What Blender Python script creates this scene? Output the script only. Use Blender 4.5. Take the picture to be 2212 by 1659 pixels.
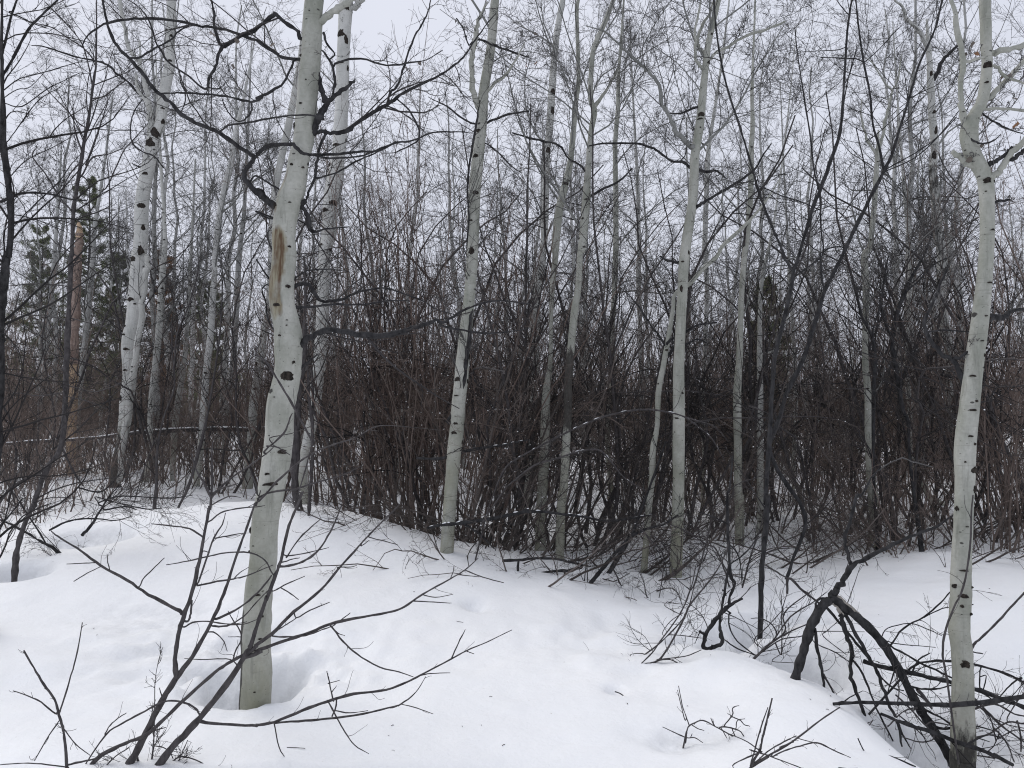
import bpy, math, random
import numpy as np
from mathutils import Vector

for _o in list(bpy.data.objects):
    bpy.data.objects.remove(_o)
SC = bpy.context.scene
COL = SC.collection

# ------------------------------------------------------------------ camera
FPX = 1671.0            # focal length in units of a 2212 px wide frame
CAM_Z = 1.6
PITCH = math.radians(1.39)
cam = bpy.data.cameras.new('camera')
cam.sensor_width = 36.0
cam.lens = 36.0 * FPX / 2212.0
cam.clip_start = 0.05
cam.clip_end = 2000.0
cam_ob = bpy.data.objects.new('camera', cam)
cam_ob.location = (0, 0, CAM_Z)
cam_ob.rotation_euler = (math.radians(90) + PITCH, 0, 0)
COL.objects.link(cam_ob)
SC.camera = cam_ob

# ------------------------------------------------------------------ overcast sky
SUN_EL, SUN_AZ = math.radians(50), math.radians(-50)
world = bpy.data.worlds.new('World')
SC.world = world
world.use_nodes = True
wt = world.node_tree
wt.nodes.clear()
wout = wt.nodes.new('ShaderNodeOutputWorld')
wbg = wt.nodes.new('ShaderNodeBackground')
wsky = wt.nodes.new('ShaderNodeTexSky')
wsky.sky_type = 'NISHITA'
wsky.sun_disc = False
wsky.sun_elevation = SUN_EL
wsky.sun_rotation = SUN_AZ
wsky.dust_density = 4.0
wmix = wt.nodes.new('ShaderNodeMix')
wmix.data_type = 'RGBA'
wmix.inputs[0].default_value = 0.93           # cloud cover over the clear sky
wtc = wt.nodes.new('ShaderNodeTexCoord')
wns = wt.nodes.new('ShaderNodeTexNoise')
wns.inputs['Scale'].default_value = 1.6
wns.inputs['Detail'].default_value = 4.0
wrm = wt.nodes.new('ShaderNodeValToRGB')
wrm.color_ramp.elements[0].position = 0.3
wrm.color_ramp.elements[0].color = (6.75, 7.05, 8.1, 1)
wrm.color_ramp.elements[1].position = 0.7
wrm.color_ramp.elements[1].color = (7.6, 7.85, 8.8, 1)
wt.links.new(wtc.outputs['Generated'], wns.inputs['Vector'])
wt.links.new(wns.outputs['Fac'], wrm.inputs['Fac'])
wt.links.new(wsky.outputs['Color'], wmix.inputs[6])
wt.links.new(wrm.outputs['Color'], wmix.inputs[7])
wt.links.new(wmix.outputs[2], wbg.inputs['Color'])
wbg.inputs['Strength'].default_value = 0.1
wt.links.new(wbg.outputs['Background'], wout.inputs['Surface'])

sun = bpy.data.lights.new('sun', 'SUN')
sun.energy = 1.4
sun.angle = math.radians(50)
sun.color = (1.0, 0.96, 0.90)
sun_ob = bpy.data.objects.new('sun', sun)
COL.objects.link(sun_ob)
_sd = Vector((math.sin(SUN_AZ) * math.cos(SUN_EL), math.cos(SUN_AZ) * math.cos(SUN_EL), math.sin(SUN_EL)))
sun_ob.rotation_euler = _sd.to_track_quat('Z', 'Y').to_euler()
sun_ob.location = _sd * 40

vs = SC.view_settings
vs.view_transform = 'Standard'
vs.look = 'None'
vs.gamma = 1.0
vs.use_curve_mapping = False
vs.exposure = 0.045
SC.cycles.max_bounces = 5
SC.cycles.diffuse_bounces = 3
SC.cycles.use_denoising = True
SC.cycles.denoiser = 'OPENIMAGEDENOISE'
SC.cycles.denoising_input_passes = 'RGB_ALBEDO_NORMAL'
SC.cycles.denoising_prefilter = 'NONE'
SC.cycles.pixel_filter_type = 'BLACKMAN_HARRIS'
SC.cycles.filter_width = 1.1
SC.render.film_transparent = False

# ------------------------------------------------------------------ helpers
CP, SP = math.cos(PITCH), math.sin(PITCH)

def P3(u, v, d):
    """point seen at (u, v) of a 2212 x 1659 frame, d metres in front"""
    u = np.asarray(u, float); v = np.asarray(v, float); d = np.asarray(d, float)
    x = (u - 1106.0) / FPX
    y = -(v - 829.5) / FPX
    wy = CP - y * SP
    wz = SP + y * CP
    k = d / wy
    return np.stack([x * k, d + 0 * x, CAM_Z + wz * k], -1)

TILES = {}
for _i, (_ox, _oy) in enumerate([(0, 0), (750, 0), (1500, 0), (2200, 0), (0, 750), (750, 750), (1500, 750), (2200, 750)]):
    TILES['R%d' % (_i + 1)] = (_ox, _oy, 800 / 1770.0)
for _i, _ox in enumerate([0, 750, 1500, 2200]):
    TILES['S%d' % (_i + 1)] = (_ox, 1450, 800 / 1659.0)
S2212 = 2212.0 / 3000.0
TILES['F'] = (0, 0, 1.0 / S2212)

def parse(s):
    """survey string -> array of u, v, width"""
    tile = TILES['F']; out = []
    for tok in s.split():
        if tok in TILES:
            tile = TILES[tok]; continue
        a = [float(q) for q in tok.split(',')]
        u = (tile[0] + a[0] * tile[2]) * S2212
        v = (tile[1] + a[1] * tile[2]) * S2212
        w = a[2] * tile[2] * S2212 if len(a) > 2 else None
        out.append([u, v, w])
    n = len(out)
    known = [i for i in range(n) if out[i][2] is not None]
    if not known:
        for i in range(n):
            out[i][2] = 3.4 * (1 - 0.6 * i / max(1, n - 1))
    else:
        if known[-1] != n - 1:
            out[-1][2] = max(1.2, out[known[-1]][2] * 0.4); known.append(n - 1)
        for i in range(known[0]):
            out[i][2] = out[known[0]][2]
        for a, b in zip(known[:-1], known[1:]):
            for i in range(a + 1, b):
                out[i][2] = out[a][2] + (out[b][2] - out[a][2]) * (i - a) / (b - a)
    return np.array(out, float)

def smooth(A, per=4):
    """Catmull-Rom through the rows of A"""
    A = np.asarray(A, float)
    if len(A) < 3:
        t = np.linspace(0, 1, per * 2 + 1)[:, None]
        return A[0] * (1 - t) + A[-1] * t
    Q = np.vstack([2 * A[0] - A[1], A, 2 * A[-1] - A[-2]])
    out = []
    for i in range(1, len(Q) - 2):
        p0, p1, p2, p3 = Q[i - 1], Q[i], Q[i + 1], Q[i + 2]
        for k in range(per):
            t = k / per
            out.append(0.5 * (2 * p1 + (p2 - p0) * t + (2 * p0 - 5 * p1 + 4 * p2 - p3) * t * t + (3 * p1 - p0 - 3 * p2 + p3) * t ** 3))
    out.append(A[-1])
    return np.array(out)

def unit(a):
    return a / np.maximum(np.linalg.norm(a, axis=-1, keepdims=True), 1e-9)

def resample(P, R, n):
    s = np.r_[0, np.cumsum(np.linalg.norm(np.diff(P, axis=0), axis=1))]
    t = np.linspace(0, s[-1], n)
    return np.stack([np.interp(t, s, P[:, k]) for k in range(3)], -1), np.interp(t, s, R)

class MB:
    """collects quads and triangles, linked as ONE mesh object"""
    def __init__(self):
        self.V = []; self.Q = []; self.T = []; self.n = 0; self.A = {}
    def tubes(self, P, R, sides=3, attr=None, cap=False, bump=0.0, rng=None):
        P = np.asarray(P, float); R = np.asarray(R, float)
        if P.ndim == 2:
            P = P[None]; R = R[None]
        if len(P) == 0:
            return
        if cap:
            e = unit(P[:, -1:] - P[:, -2:-1])
            P = np.concatenate([P, P[:, -1:] + e * R[:, -1:, None] * 0.35, P[:, -1:] + e * R[:, -1:, None] * 0.4], 1)
            R = np.concatenate([R, R[:, -1:] * 0.7, R[:, -1:] * 0.02], 1)
        N, n, _ = P.shape
        T = unit(np.gradient(P, axis=1))
        m = np.abs(unit(P[:, -1] - P[:, 0]))
        ref = np.zeros((N, 1, 3)); ref[np.arange(N), 0, np.argmin(m, 1)] = 1
        a = unit(np.cross(T, ref)); b = np.cross(T, a)
        th = np.arange(sides) * 2 * math.pi / sides
        RR = R[:, :, None, None]
        if bump and rng is not None:
            RR = RR * (1 + bump * rng.normal(0, 1, (N, n, sides, 1)))
        ring = P[:, :, None] + RR * (np.cos(th)[None, None, :, None] * a[:, :, None] + np.sin(th)[None, None, :, None] * b[:, :, None])
        V = ring.reshape(-1, 3)
        base = (np.arange(N) * n * sides)[:, None, None] + (np.arange(n - 1) * sides)[None, :, None]
        j = np.arange(sides)[None, None]; j2 = (j + 1) % sides
        F = np.stack([base + j, base + j2, base + sides + j2, base + sides + j], -1).reshape(-1, 4) + self.n
        self.V.append(V); self.Q.append(F); self.n += len(V)
        if attr is not None:
            for k, val in attr.items():
                self.A.setdefault(k, []).append((self.n - len(V), np.broadcast_to(np.asarray(val, float).reshape(N, -1, 1) if np.ndim(val) else np.full((N, 1, 1), float(val)), (N, n, sides)).reshape(-1)))
    def raw(self, V, Q=None, T=None):
        V = np.asarray(V, float).reshape(-1, 3)
        if Q is not None and len(Q):
            self.Q.append(np.asarray(Q).reshape(-1, 4) + self.n)
        if T is not None and len(T):
            self.T.append(np.asarray(T).reshape(-1, 3) + self.n)
        self.V.append(V); self.n += len(V)
    def mesh(self, name, mat, origin=(0, 0, 0), flat=False):
        V = np.concatenate(self.V) - np.asarray(origin, float)
        Q = np.concatenate(self.Q) if self.Q else np.zeros((0, 4), int)
        T = np.concatenate(self.T) if self.T else np.zeros((0, 3), int)
        me = bpy.data.meshes.new(name)
        me.vertices.add(len(V)); me.vertices.foreach_set('co', V.astype(np.float32).ravel())
        me.loops.add(Q.size + T.size)
        me.loops.foreach_set('vertex_index', np.r_[Q.ravel(), T.ravel()].astype(np.int32))
        me.polygons.add(len(Q) + len(T))
        me.polygons.foreach_set('loop_start', np.r_[np.arange(len(Q)) * 4, Q.size + np.arange(len(T)) * 3].astype(np.int32))
        me.polygons.foreach_set('loop_total', np.r_[np.full(len(Q), 4), np.full(len(T), 3)].astype(np.int32))
        me.polygons.foreach_set('use_smooth', np.full(len(Q) + len(T), not flat))
        for k, lst in self.A.items():
            arr = np.zeros(len(V), np.float32)
            for s, val in lst:
                arr[s:s + len(val)] = val
            at = me.attributes.new(k, 'FLOAT', 'POINT'); at.data.foreach_set('value', arr)
        me.update(); me.validate()
        me.materials.append(mat)
        return me
    def build(self, name, mat, parent=None, origin=(0, 0, 0), flat=False, kind=None):
        o = bpy.data.objects.new(name, self.mesh(name, mat, origin, flat))
        COL.objects.link(o)
        if parent is not None:
            o.parent = parent
        else:
            o.location = origin
        if kind:
            o['kind'] = kind
        return o

def thing(name, label, cat, loc, group=None):
    o = bpy.data.objects.new(name, None)
    o.empty_display_size = 0.1
    COL.objects.link(o)
    o.location = tuple(float(q) for q in loc)
    o['label'] = label; o['category'] = cat
    if group:
        o['group'] = group
    return o

def copy_tree(root, loc, rotz, scale, label=None, group=None):
    r = root.copy(); COL.objects.link(r)
    r.location = tuple(float(q) for q in loc); r.rotation_euler = (0, 0, rotz); r.scale = (scale,) * 3
    if label: r['label'] = label
    if group: r['group'] = group
    for ch in root.children:
        c = ch.copy(); COL.objects.link(c); c.parent = r
        for g in ch.children:
            d = g.copy(); COL.objects.link(d); d.parent = c
    return r

def spawn(rng, P, R, per, t0, t1, ang, L, nseg, curl, up, rf, rmin, taper=0.35, absL=None, capL=None):
    """children polylines growing out of parent polylines"""
    P = np.asarray(P, float); R = np.asarray(R, float)
    N, n, _ = P.shape
    plen = np.linalg.norm(np.diff(P, axis=1), axis=2).sum(1)
    cnt = np.maximum(0, rng.poisson(np.broadcast_to(np.asarray(per, float), (N,)))).astype(int)
    idx = np.repeat(np.arange(N), cnt); M = len(idx)
    if M == 0:
        return np.zeros((0, nseg + 1, 3)), np.zeros((0, nseg + 1))
    t = rng.uniform(t0, t1, M); f = t * (n - 1)
    i = np.minimum(f.astype(int), n - 2); a = (f - i)[:, None]
    pos = P[idx, i] * (1 - a) + P[idx, i + 1] * a
    tan = unit(P[idx, i + 1] - P[idx, i])
    r0 = R[idx, i] * (1 - a[:, 0]) + R[idx, i + 1] * a[:, 0]
    perp = unit(np.cross(tan, rng.normal(0, 1, (M, 3))))
    th = np.clip(rng.normal(ang, 0.22, M), 0.15, 1.5)[:, None]
    d = tan * np.cos(th) + perp * np.sin(th)
    Lc = (L * plen[idx] * (1.1 - 0.6 * t) if absL is None else absL) * rng.uniform(0.45, 1.35, M)
    if capL is not None:
        Lc = np.minimum(Lc, capL * rng.uniform(0.35, 1.0, M))
    step = (Lc / nseg)[:, None]
    pts = [pos]
    bend = unit(np.cross(d, rng.normal(0, 1, (M, 3)))) * rng.uniform(0.3, 1.9, (M, 1)) * curl * 0.9
    for _k in range(nseg):
        if _k == nseg // 2:
            bend = bend * np.where(rng.random((M, 1)) < 0.45, -1.0, 1.0)
        d = unit(d + bend + 0.55 * curl * rng.normal(0, 1, (M, 3)) + np.array([0, 0, up]))
        pos = pos + d * step * rng.uniform(0.8, 1.2, (M, 1))
        pts.append(pos)
    rr = np.maximum(rmin, np.minimum(r0 * rf, 0.0085 * Lc + 0.0005))[:, None] * np.linspace(1, taper, nseg + 1)[None]
    return np.stack(pts, 1), np.maximum(rr, rmin * 0.6)

def vnoise(x, y, seed=0):
    x = np.asarray(x, float); y = np.asarray(y, float)
    xi = np.floor(x).astype(np.int64); yi = np.floor(y).astype(np.int64)
    fx = x - xi; fy = y - yi
    fx = fx * fx * fx * (fx * (fx * 6 - 15) + 10); fy = fy * fy * fy * (fy * (fy * 6 - 15) + 10)
    def hsh(a, b):
        h = (a * 374761393 + b * 668265263 + seed * 982451653) & 0xffffffff
        h = ((h ^ (h >> 13)) * 1274126177) & 0xffffffff
        return ((h ^ (h >> 16)) & 0xffff) / 65535.0 * 2 - 1
    return (hsh(xi, yi) * (1 - fx) + hsh(xi + 1, yi) * fx) * (1 - fy) + (hsh(xi, yi + 1) * (1 - fx) + hsh(xi + 1, yi + 1) * fx) * fy

# ------------------------------------------------------------------ materials
def new_mat(name):
    m = bpy.data.materials.new(name); m.use_nodes = True
    nt = m.node_tree; b = nt.nodes['Principled BSDF']
    b.inputs['Specular IOR Level'].default_value = 0.25
    return m, nt, b

def N(nt, kind, **kw):
    n = nt.nodes.new('ShaderNode' + kind)
    for k, v in kw.items():
        if k.startswith('i_'):
            n.inputs[k[2:].replace('_', ' ')].default_value = v
        else:
            setattr(n, k, v)
    return n

def ramp(nt, src, a, b, ca=(0, 0, 0, 1), cb=(1, 1, 1, 1)):
    r = nt.nodes.new('ShaderNodeValToRGB')
    e = r.color_ramp.elements
    e[0].position = a; e[0].color = ca; e[1].position = b; e[1].color = cb
    nt.links.new(src, r.inputs['Fac'])
    return r.outputs['Color']

def mixc(nt, fac, a, b):
    m = nt.nodes.new('ShaderNodeMix'); m.data_type = 'RGBA'
    if isinstance(fac, (int, float)): m.inputs[0].default_value = fac
    else: nt.links.new(fac, m.inputs[0])
    for s, v in ((6, a), (7, b)):
        if isinstance(v, tuple): m.inputs[s].default_value = v + (1,) if len(v) == 3 else v
        else: nt.links.new(v, m.inputs[s])
    return m.outputs[2]

def mth(nt, op, a, b=None):
    m = nt.nodes.new('ShaderNodeMath'); m.operation = op
    for i, v in enumerate((a, b)):
        if v is None: continue
        if isinstance(v, (int, float)): m.inputs[i].default_value = v
        else: nt.links.new(v, m.inputs[i])
    return m.outputs[0]

def coords(nt, scale, rand=True):
    tc = nt.nodes.new('ShaderNodeTexCoord'); mp = nt.nodes.new('ShaderNodeMapping')
    mp.inputs['Scale'].default_value = scale
    nt.links.new(tc.outputs['Object'], mp.inputs['Vector'])
    if rand:
        oi = nt.nodes.new('ShaderNodeObjectInfo')
        sc = mth(nt, 'MULTIPLY', oi.outputs['Random'], 37.0)
        cb = nt.nodes.new('ShaderNodeCombineXYZ')
        for k in range(3): nt.links.new(sc, cb.inputs[k])
        nt.links.new(cb.outputs[0], mp.inputs['Location'])
    return mp.outputs['Vector']

def noise(nt, vec, scale, detail=3.0, rough=0.55):
    n = N(nt, 'TexNoise', i_Scale=scale, i_Detail=detail, i_Roughness=rough)
    nt.links.new(vec, n.inputs['Vector'])
    return n.outputs['Fac']

def bark(name, light, shade, scar=0.5, lines=0.35):
    """smooth pale aspen bark: mottling, lenticel lines, dots, dark basal bark where the attribute says so"""
    m, nt, b = new_mat(name)
    c0 = coords(nt, (1, 1, 0.6)); c1 = coords(nt, (4, 4, 55)); c2 = coords(nt, (1, 1, 1.9)); c3 = coords(nt, (1, 1, 1.0))
    mott = ramp(nt, noise(nt, c0, 5.0, 5, 0.65), 0.34, 0.68)
    col = mixc(nt, mott, shade, light)
    fine = ramp(nt, noise(nt, c3, 60.0, 3), 0.35, 0.7)
    col = mixc(nt, mth(nt, 'MULTIPLY', fine, 0.22), col, tuple(q * 0.62 for q in shade))
    ln = ramp(nt, noise(nt, c1, 1.0, 4, 0.6), 0.60, 0.72)
    col = mixc(nt, mth(nt, 'MULTIPLY', ln, lines), col, (0.13, 0.125, 0.11))
    # lenticel dots
    for vs_, th, keep, amt in ((42.0, 0.17, 0.62, 0.6), (15.0, 0.15, 0.74, 0.85), (5.5, 0.15, 1 - scar, 0.92)):
        vo = N(nt, 'TexVoronoi', i_Scale=vs_)
        nt.links.new(c2, vo.inputs['Vector'])
        wob = mth(nt, 'ADD', vo.outputs['Distance'], mth(nt, 'MULTIPLY', mth(nt, 'SUBTRACT', noise(nt, c3, 45.0, 2), 0.5), 0.16))
        dot = ramp(nt, wob, th * 0.75, th, (1, 1, 1, 1), (0, 0, 0, 1))
        sep = nt.nodes.new('ShaderNodeSeparateColor'); nt.links.new(vo.outputs['Color'], sep.inputs[0])
        dot = mth(nt, 'MULTIPLY', dot, mth(nt, 'GREATER_THAN', sep.outputs[0], keep))
        col = mixc(nt, mth(nt, 'MULTIPLY', dot, amt), col, (0.022, 0.02, 0.019))
    # algae tinge low on the trunk
    mo = N(nt, 'Attribute', attribute_name='moss')
    mof = mth(nt, 'MULTIPLY', mo.outputs['Fac'], ramp(nt, noise(nt, coords(nt, (1, 1, 0.4)), 7.0, 4), 0.3, 0.65))
    col = mixc(nt, mth(nt, 'MULTIPLY', mof, 0.75), col, (0.25, 0.245, 0.165))
    # grey weathering streaks
    ws = ramp(nt, noise(nt, coords(nt, (1, 1, 0.10)), 16.0, 5, 0.7), 0.56, 0.70)
    col = mixc(nt, mth(nt, 'MULTIPLY', ws, 0.5), col, tuple(q * 0.5 for q in shade))
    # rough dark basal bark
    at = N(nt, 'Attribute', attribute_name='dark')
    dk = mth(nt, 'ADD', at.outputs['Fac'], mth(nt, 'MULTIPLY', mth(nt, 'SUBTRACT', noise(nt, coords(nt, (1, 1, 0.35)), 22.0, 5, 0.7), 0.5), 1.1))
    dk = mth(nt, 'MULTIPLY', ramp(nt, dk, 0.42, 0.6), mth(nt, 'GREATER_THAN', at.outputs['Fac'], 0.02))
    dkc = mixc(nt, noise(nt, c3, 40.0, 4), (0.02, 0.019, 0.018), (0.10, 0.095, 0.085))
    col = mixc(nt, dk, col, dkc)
    # sap and rot stain
    st = N(nt, 'Attribute', attribute_name='stain')
    sc_ = mixc(nt, ramp(nt, noise(nt, coords(nt, (1, 1, 0.12)), 34.0, 4), 0.42, 0.6), (0.27, 0.25, 0.18), (0.10, 0.06, 0.035))
    stw = mth(nt, 'ADD', st.outputs['Fac'], mth(nt, 'MULTIPLY', mth(nt, 'SUBTRACT', noise(nt, coords(nt, (1, 1, 0.7)), 13.0, 3), 0.5), 1.1))
    stf = mth(nt, 'ADD', stw, mth(nt, 'MULTIPLY', mth(nt, 'SUBTRACT', noise(nt, coords(nt, (1, 1, 0.25)), 26.0, 4), 0.5), 0.7))
    stf = mth(nt, 'MULTIPLY', ramp(nt, stf, 0.25, 0.6), mth(nt, 'GREATER_THAN', st.outputs['Fac'], 0.05))
    col = mixc(nt, stf, col, sc_)
    oi = nt.nodes.new('ShaderNodeObjectInfo')
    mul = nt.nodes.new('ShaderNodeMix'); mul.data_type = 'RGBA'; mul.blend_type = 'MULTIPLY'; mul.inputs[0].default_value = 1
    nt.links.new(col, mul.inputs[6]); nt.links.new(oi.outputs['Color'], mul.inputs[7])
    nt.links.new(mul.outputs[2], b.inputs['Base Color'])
    b.inputs['Roughness'].default_value = 0.8
    bp = N(nt, 'Bump', i_Strength=0.5, i_Distance=0.006)
    h = mth(nt, 'ADD', mth(nt, 'MULTIPLY', noise(nt, c3, 50.0, 4), 0.6), mth(nt, 'MULTIPLY', noise(nt, c1, 1.0, 3), 0.5))
    h = mth(nt, 'ADD', h, mth(nt, 'MULTIPLY', dk, mth(nt, 'MULTIPLY', noise(nt, coords(nt, (1, 1, 0.3)), 60.0, 4), 3.0)))
    nt.links.new(h, bp.inputs['Height']); nt.links.new(bp.outputs['Normal'], b.inputs['Normal'])
    return m

def wood(name, a, bcol, scale=25.0, bump=0.4, rough=0.8, lichen=None):
    m, nt, b = new_mat(name); b.inputs['Specular IOR Level'].default_value = 0.1
    c = coords(nt, (1, 1, 0.45))
    col = mixc(nt, ramp(nt, noise(nt, c, scale, 5, 0.65), 0.32, 0.7), a, bcol)
    if lichen:
        lf = ramp(nt, noise(nt, coords(nt, (1, 1, 1)), 34.0, 3), 0.62, 0.7)
        col = mixc(nt, mth(nt, 'MULTIPLY', lf, 0.8), col, lichen)
    nt.links.new(col, b.inputs['Base Color'])
    b.inputs['Roughness'].default_value = rough
    if bump:
        bp = N(nt, 'Bump', i_Strength=bump, i_Distance=0.004)
        nt.links.new(noise(nt, c, scale * 3, 4), bp.inputs['Height'])
        nt.links.new(bp.outputs['Normal'], b.inputs['Normal'])
    return m

def vary(nt, col, lo, hi):
    oi = nt.nodes.new('ShaderNodeObjectInfo')
    mr = N(nt, 'MapRange'); mr.inputs[3].default_value = lo; mr.inputs[4].default_value = hi
    nt.links.new(oi.outputs['Random'], mr.inputs[0])
    vm = N(nt, 'VectorMath', operation='SCALE')
    nt.links.new(col, vm.inputs[0]); nt.links.new(mr.outputs[0], vm.inputs['Scale'])
    return vm.outputs[0]

def plain(name, a, bcol=None, rough=0.85, scale=6.0, lo=0.75, hi=1.6):
    m, nt, b = new_mat(name); b.inputs['Specular IOR Level'].default_value = 0.1
    if bcol is None:
        b.inputs['Base Color'].default_value = a + (1,)
    else:
        nt.links.new(vary(nt, mixc(nt, noise(nt, coords(nt, (1, 1, 1)), scale, 2), a, bcol), lo, hi), b.inputs['Base Color'])
    b.inputs['Roughness'].default_value = rough
    return m

M_ASPEN = bark('aspen_bark', (0.46, 0.46, 0.42), (0.25, 0.26, 0.22), 0.24, 0.50)
M_PALE = bark('white_aspen_bark', (0.57, 0.57, 0.54), (0.40, 0.405, 0.38), 0.34, 0.55)
M_LIMB = bark('pale_limb_bark', (0.26, 0.262, 0.25), (0.15, 0.155, 0.148), 0.15, 0.2)
M_DARK = wood('dark_limb_bark', (0.013, 0.013, 0.014), (0.062, 0.061, 0.063), 30.0, 0.7)
M_STEM = wood('grey_stem_bark', (0.036, 0.033, 0.034), (0.105, 0.097, 0.097), 40.0, 0.4, 0.6)
M_TWIG = plain('dark_twig_bark', (0.018, 0.017, 0.018), (0.05, 0.047, 0.047))
M_GTWIG = plain('grey_twig_bark', (0.045, 0.044, 0.044), (0.11, 0.107, 0.105))
M_RED = plain('red_brown_twig_bark', (0.068, 0.051, 0.044), (0.15, 0.115, 0.10), lo=0.7, hi=1.8)
M_BROWN = plain('brown_brush_bark', (0.068, 0.053, 0.046), (0.17, 0.138, 0.122), lo=0.7, hi=1.8)
M_BRUSH = plain('grey_brush_bark', (0.042, 0.035, 0.032), (0.12, 0.105, 0.098), lo=0.7, hi=1.7)
M_SCAR = wood('black_scar_bark', (0.012, 0.011, 0.010), (0.06, 0.05, 0.042), 60.0, 0.8)
M_BROKEN = wood('weathered_broken_wood', (0.16, 0.145, 0.13), (0.42, 0.39, 0.35), 30.0, 0.8)
M_SNAG = wood('bare_yellow_wood', (0.38, 0.27, 0.18), (0.60, 0.46, 0.32), 14.0, 0.6)
M_SLEEVE = wood('peeling_snag_bark', (0.17, 0.12, 0.10), (0.38, 0.30, 0.26), 18.0, 0.8)
M_LEAF = plain('dead_leaf', (0.16, 0.085, 0.05), (0.26, 0.15, 0.09), scale=30)
M_LEAFG = plain('grey_dead_leaf', (0.11, 0.10, 0.09), (0.20, 0.17, 0.15), scale=30)
M_NEEDLE = plain('pine_needles', (0.10, 0.115, 0.07), (0.18, 0.195, 0.125))
M_RUST = plain('dead_pine_needles', (0.13, 0.075, 0.045), (0.19, 0.12, 0.075))

def snow_mat(name='snow', fine=True):
    m, nt, b = new_mat(name)
    c = coords(nt, (1, 1, 1), False)
    col = mixc(nt, ramp(nt, noise(nt, c, 1.3, 5), 0.3, 0.7), (0.875, 0.89, 0.905), (0.91, 0.918, 0.925))
    ic = N(nt, 'Attribute', attribute_name='hollow_shade')
    hshf = mth(nt, 'MULTIPLY', ic.outputs['Fac'], ramp(nt, noise(nt, c, 9.0, 5, 0.7), 0.36, 0.62))
    col = mixc(nt, hshf, col, (0.58, 0.59, 0.60))  # shade of the hollows painted into the snow colour, with greyer icy snow
    sp = ramp(nt, noise(nt, c, 38.0, 2), 0.735, 0.78)
    col = mixc(nt, mth(nt, 'MULTIPLY', sp, 0.35), col, (0.42, 0.36, 0.31))       # bits of bark litter
    nt.links.new(col, b.inputs['Base Color'])
    b.inputs['Roughness'].default_value = 0.75
    b.inputs['Specular IOR Level'].default_value = 0.2
    bp = N(nt, 'Bump', i_Strength=0.5, i_Distance=0.05)
    h = mth(nt, 'ADD', mth(nt, 'MULTIPLY', noise(nt, c, 5.0, 5, 0.6), 0.7), mth(nt, 'MULTIPLY', noise(nt, c, 42.0, 3), 0.10))
    nt.links.new(h, bp.inputs['Height']); nt.links.new(bp.outputs['Normal'], b.inputs['Normal'])
    return m
M_SNOW = snow_mat()

# ------------------------------------------------------------------ snow ground
CTRL = """550,1515,4.2 550,1659,3.3 200,1659,3.3 0,1659,3.3 43,1245,6.2 100,1180,7.0 0,1170,7.2 300,1120,7.8 400,1095,8.1 480,1085,8.2 560,1086,8.0
640,1102,7.8 760,1140,7.4 900,1190,7.0 1010,1222,6.7 1150,1262,6.3 1230,1287,6.1 240,1055,12 450,1050,13 50,1062,12 1170,1192,8.2
1390,1237,7.2 1460,1241,7.2 1650,1352,5.5 1890,1180,8.8 1871,1218,7.6 2059,1192,7.6 2212,1215,7.4 2100,1300,5.6 2170,1400,4.9 1990,1330,5.5
2080,1635,4.05 1725,1471,4.2 1622,1428,4.5 1786,1508,4.05 1821,1535,3.9 1849,1577,3.7 1867,1624,3.5 1720,1460,4.95 1860,1500,4.5 1950,1600,4.1 2000,1657,3.8 2200,1500,4.6
2200,1640,4.05 1106,1659,3.35 1500,1659,3.3 1750,1659,3.15 1106,1450,4.6 1300,1400,5.0 300,1450,4.6 0,1400,5.0 550,1300,5.6 900,1350,5.4 700,1200,6.9
250,1250,6.2 1400,1300,6.2 1200,1345,5.6 1550,1500,4.2 1850,1400,5.0 1780,1330,5.7 1600,1175,8.8 1640,1155,9.4 850,1260,6.2 1400,1540,3.9 1640,1560,3.7"""
_c = np.array([[float(q) for q in t.split(',')] for t in CTRL.split()])
_cp = P3(_c[:, 0], _c[:, 1], _c[:, 2])
_extra = [(-2.9, 10.3, 0.12), (-2.0, 10.6, 0.04), (-1.0, 9.4, 0.0), (0, 8.4, 0.0), (-5, 10.5, 0.2), (3, 12, 0.0), (6, 12, 0.05), (0, 12, 0.03), (-6, 4, 0.05), (-7, 8, 0.2),
          (6, 5, 0.1), (7, 8, 0.12), (0, 2, 0.03), (-3, 1, 0.0), (3, 1, 0.0), (-9, 0, 0), (9, 0, 0), (0, -3, 0), (-12, 14, 0.1), (12, 14, 0.1), (-10, 20, 0.1), (0, 20, 0.05), (10, 20, 0.05), (0, 26, 0.05)]
_cp = np.vstack([_cp, np.array(_extra)])
def _phi(r2):
    return 0.5 * r2 * np.log(np.maximum(r2, 1e-12))
_n = len(_cp)
_A = np.zeros((_n + 3, _n + 3))
_d2 = ((_cp[:, None, :2] - _cp[None, :, :2]) ** 2).sum(-1)
_A[:_n, :_n] = _phi(_d2) + np.eye(_n) * 0.02
_A[:_n, _n] = 1; _A[:_n, _n + 1:] = _cp[:, :2]; _A[_n, :_n] = 1; _A[_n + 1:, :_n] = _cp[:, :2].T
_w = np.linalg.solve(_A, np.r_[_cp[:, 2], 0, 0, 0])
DIPS = []
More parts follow.
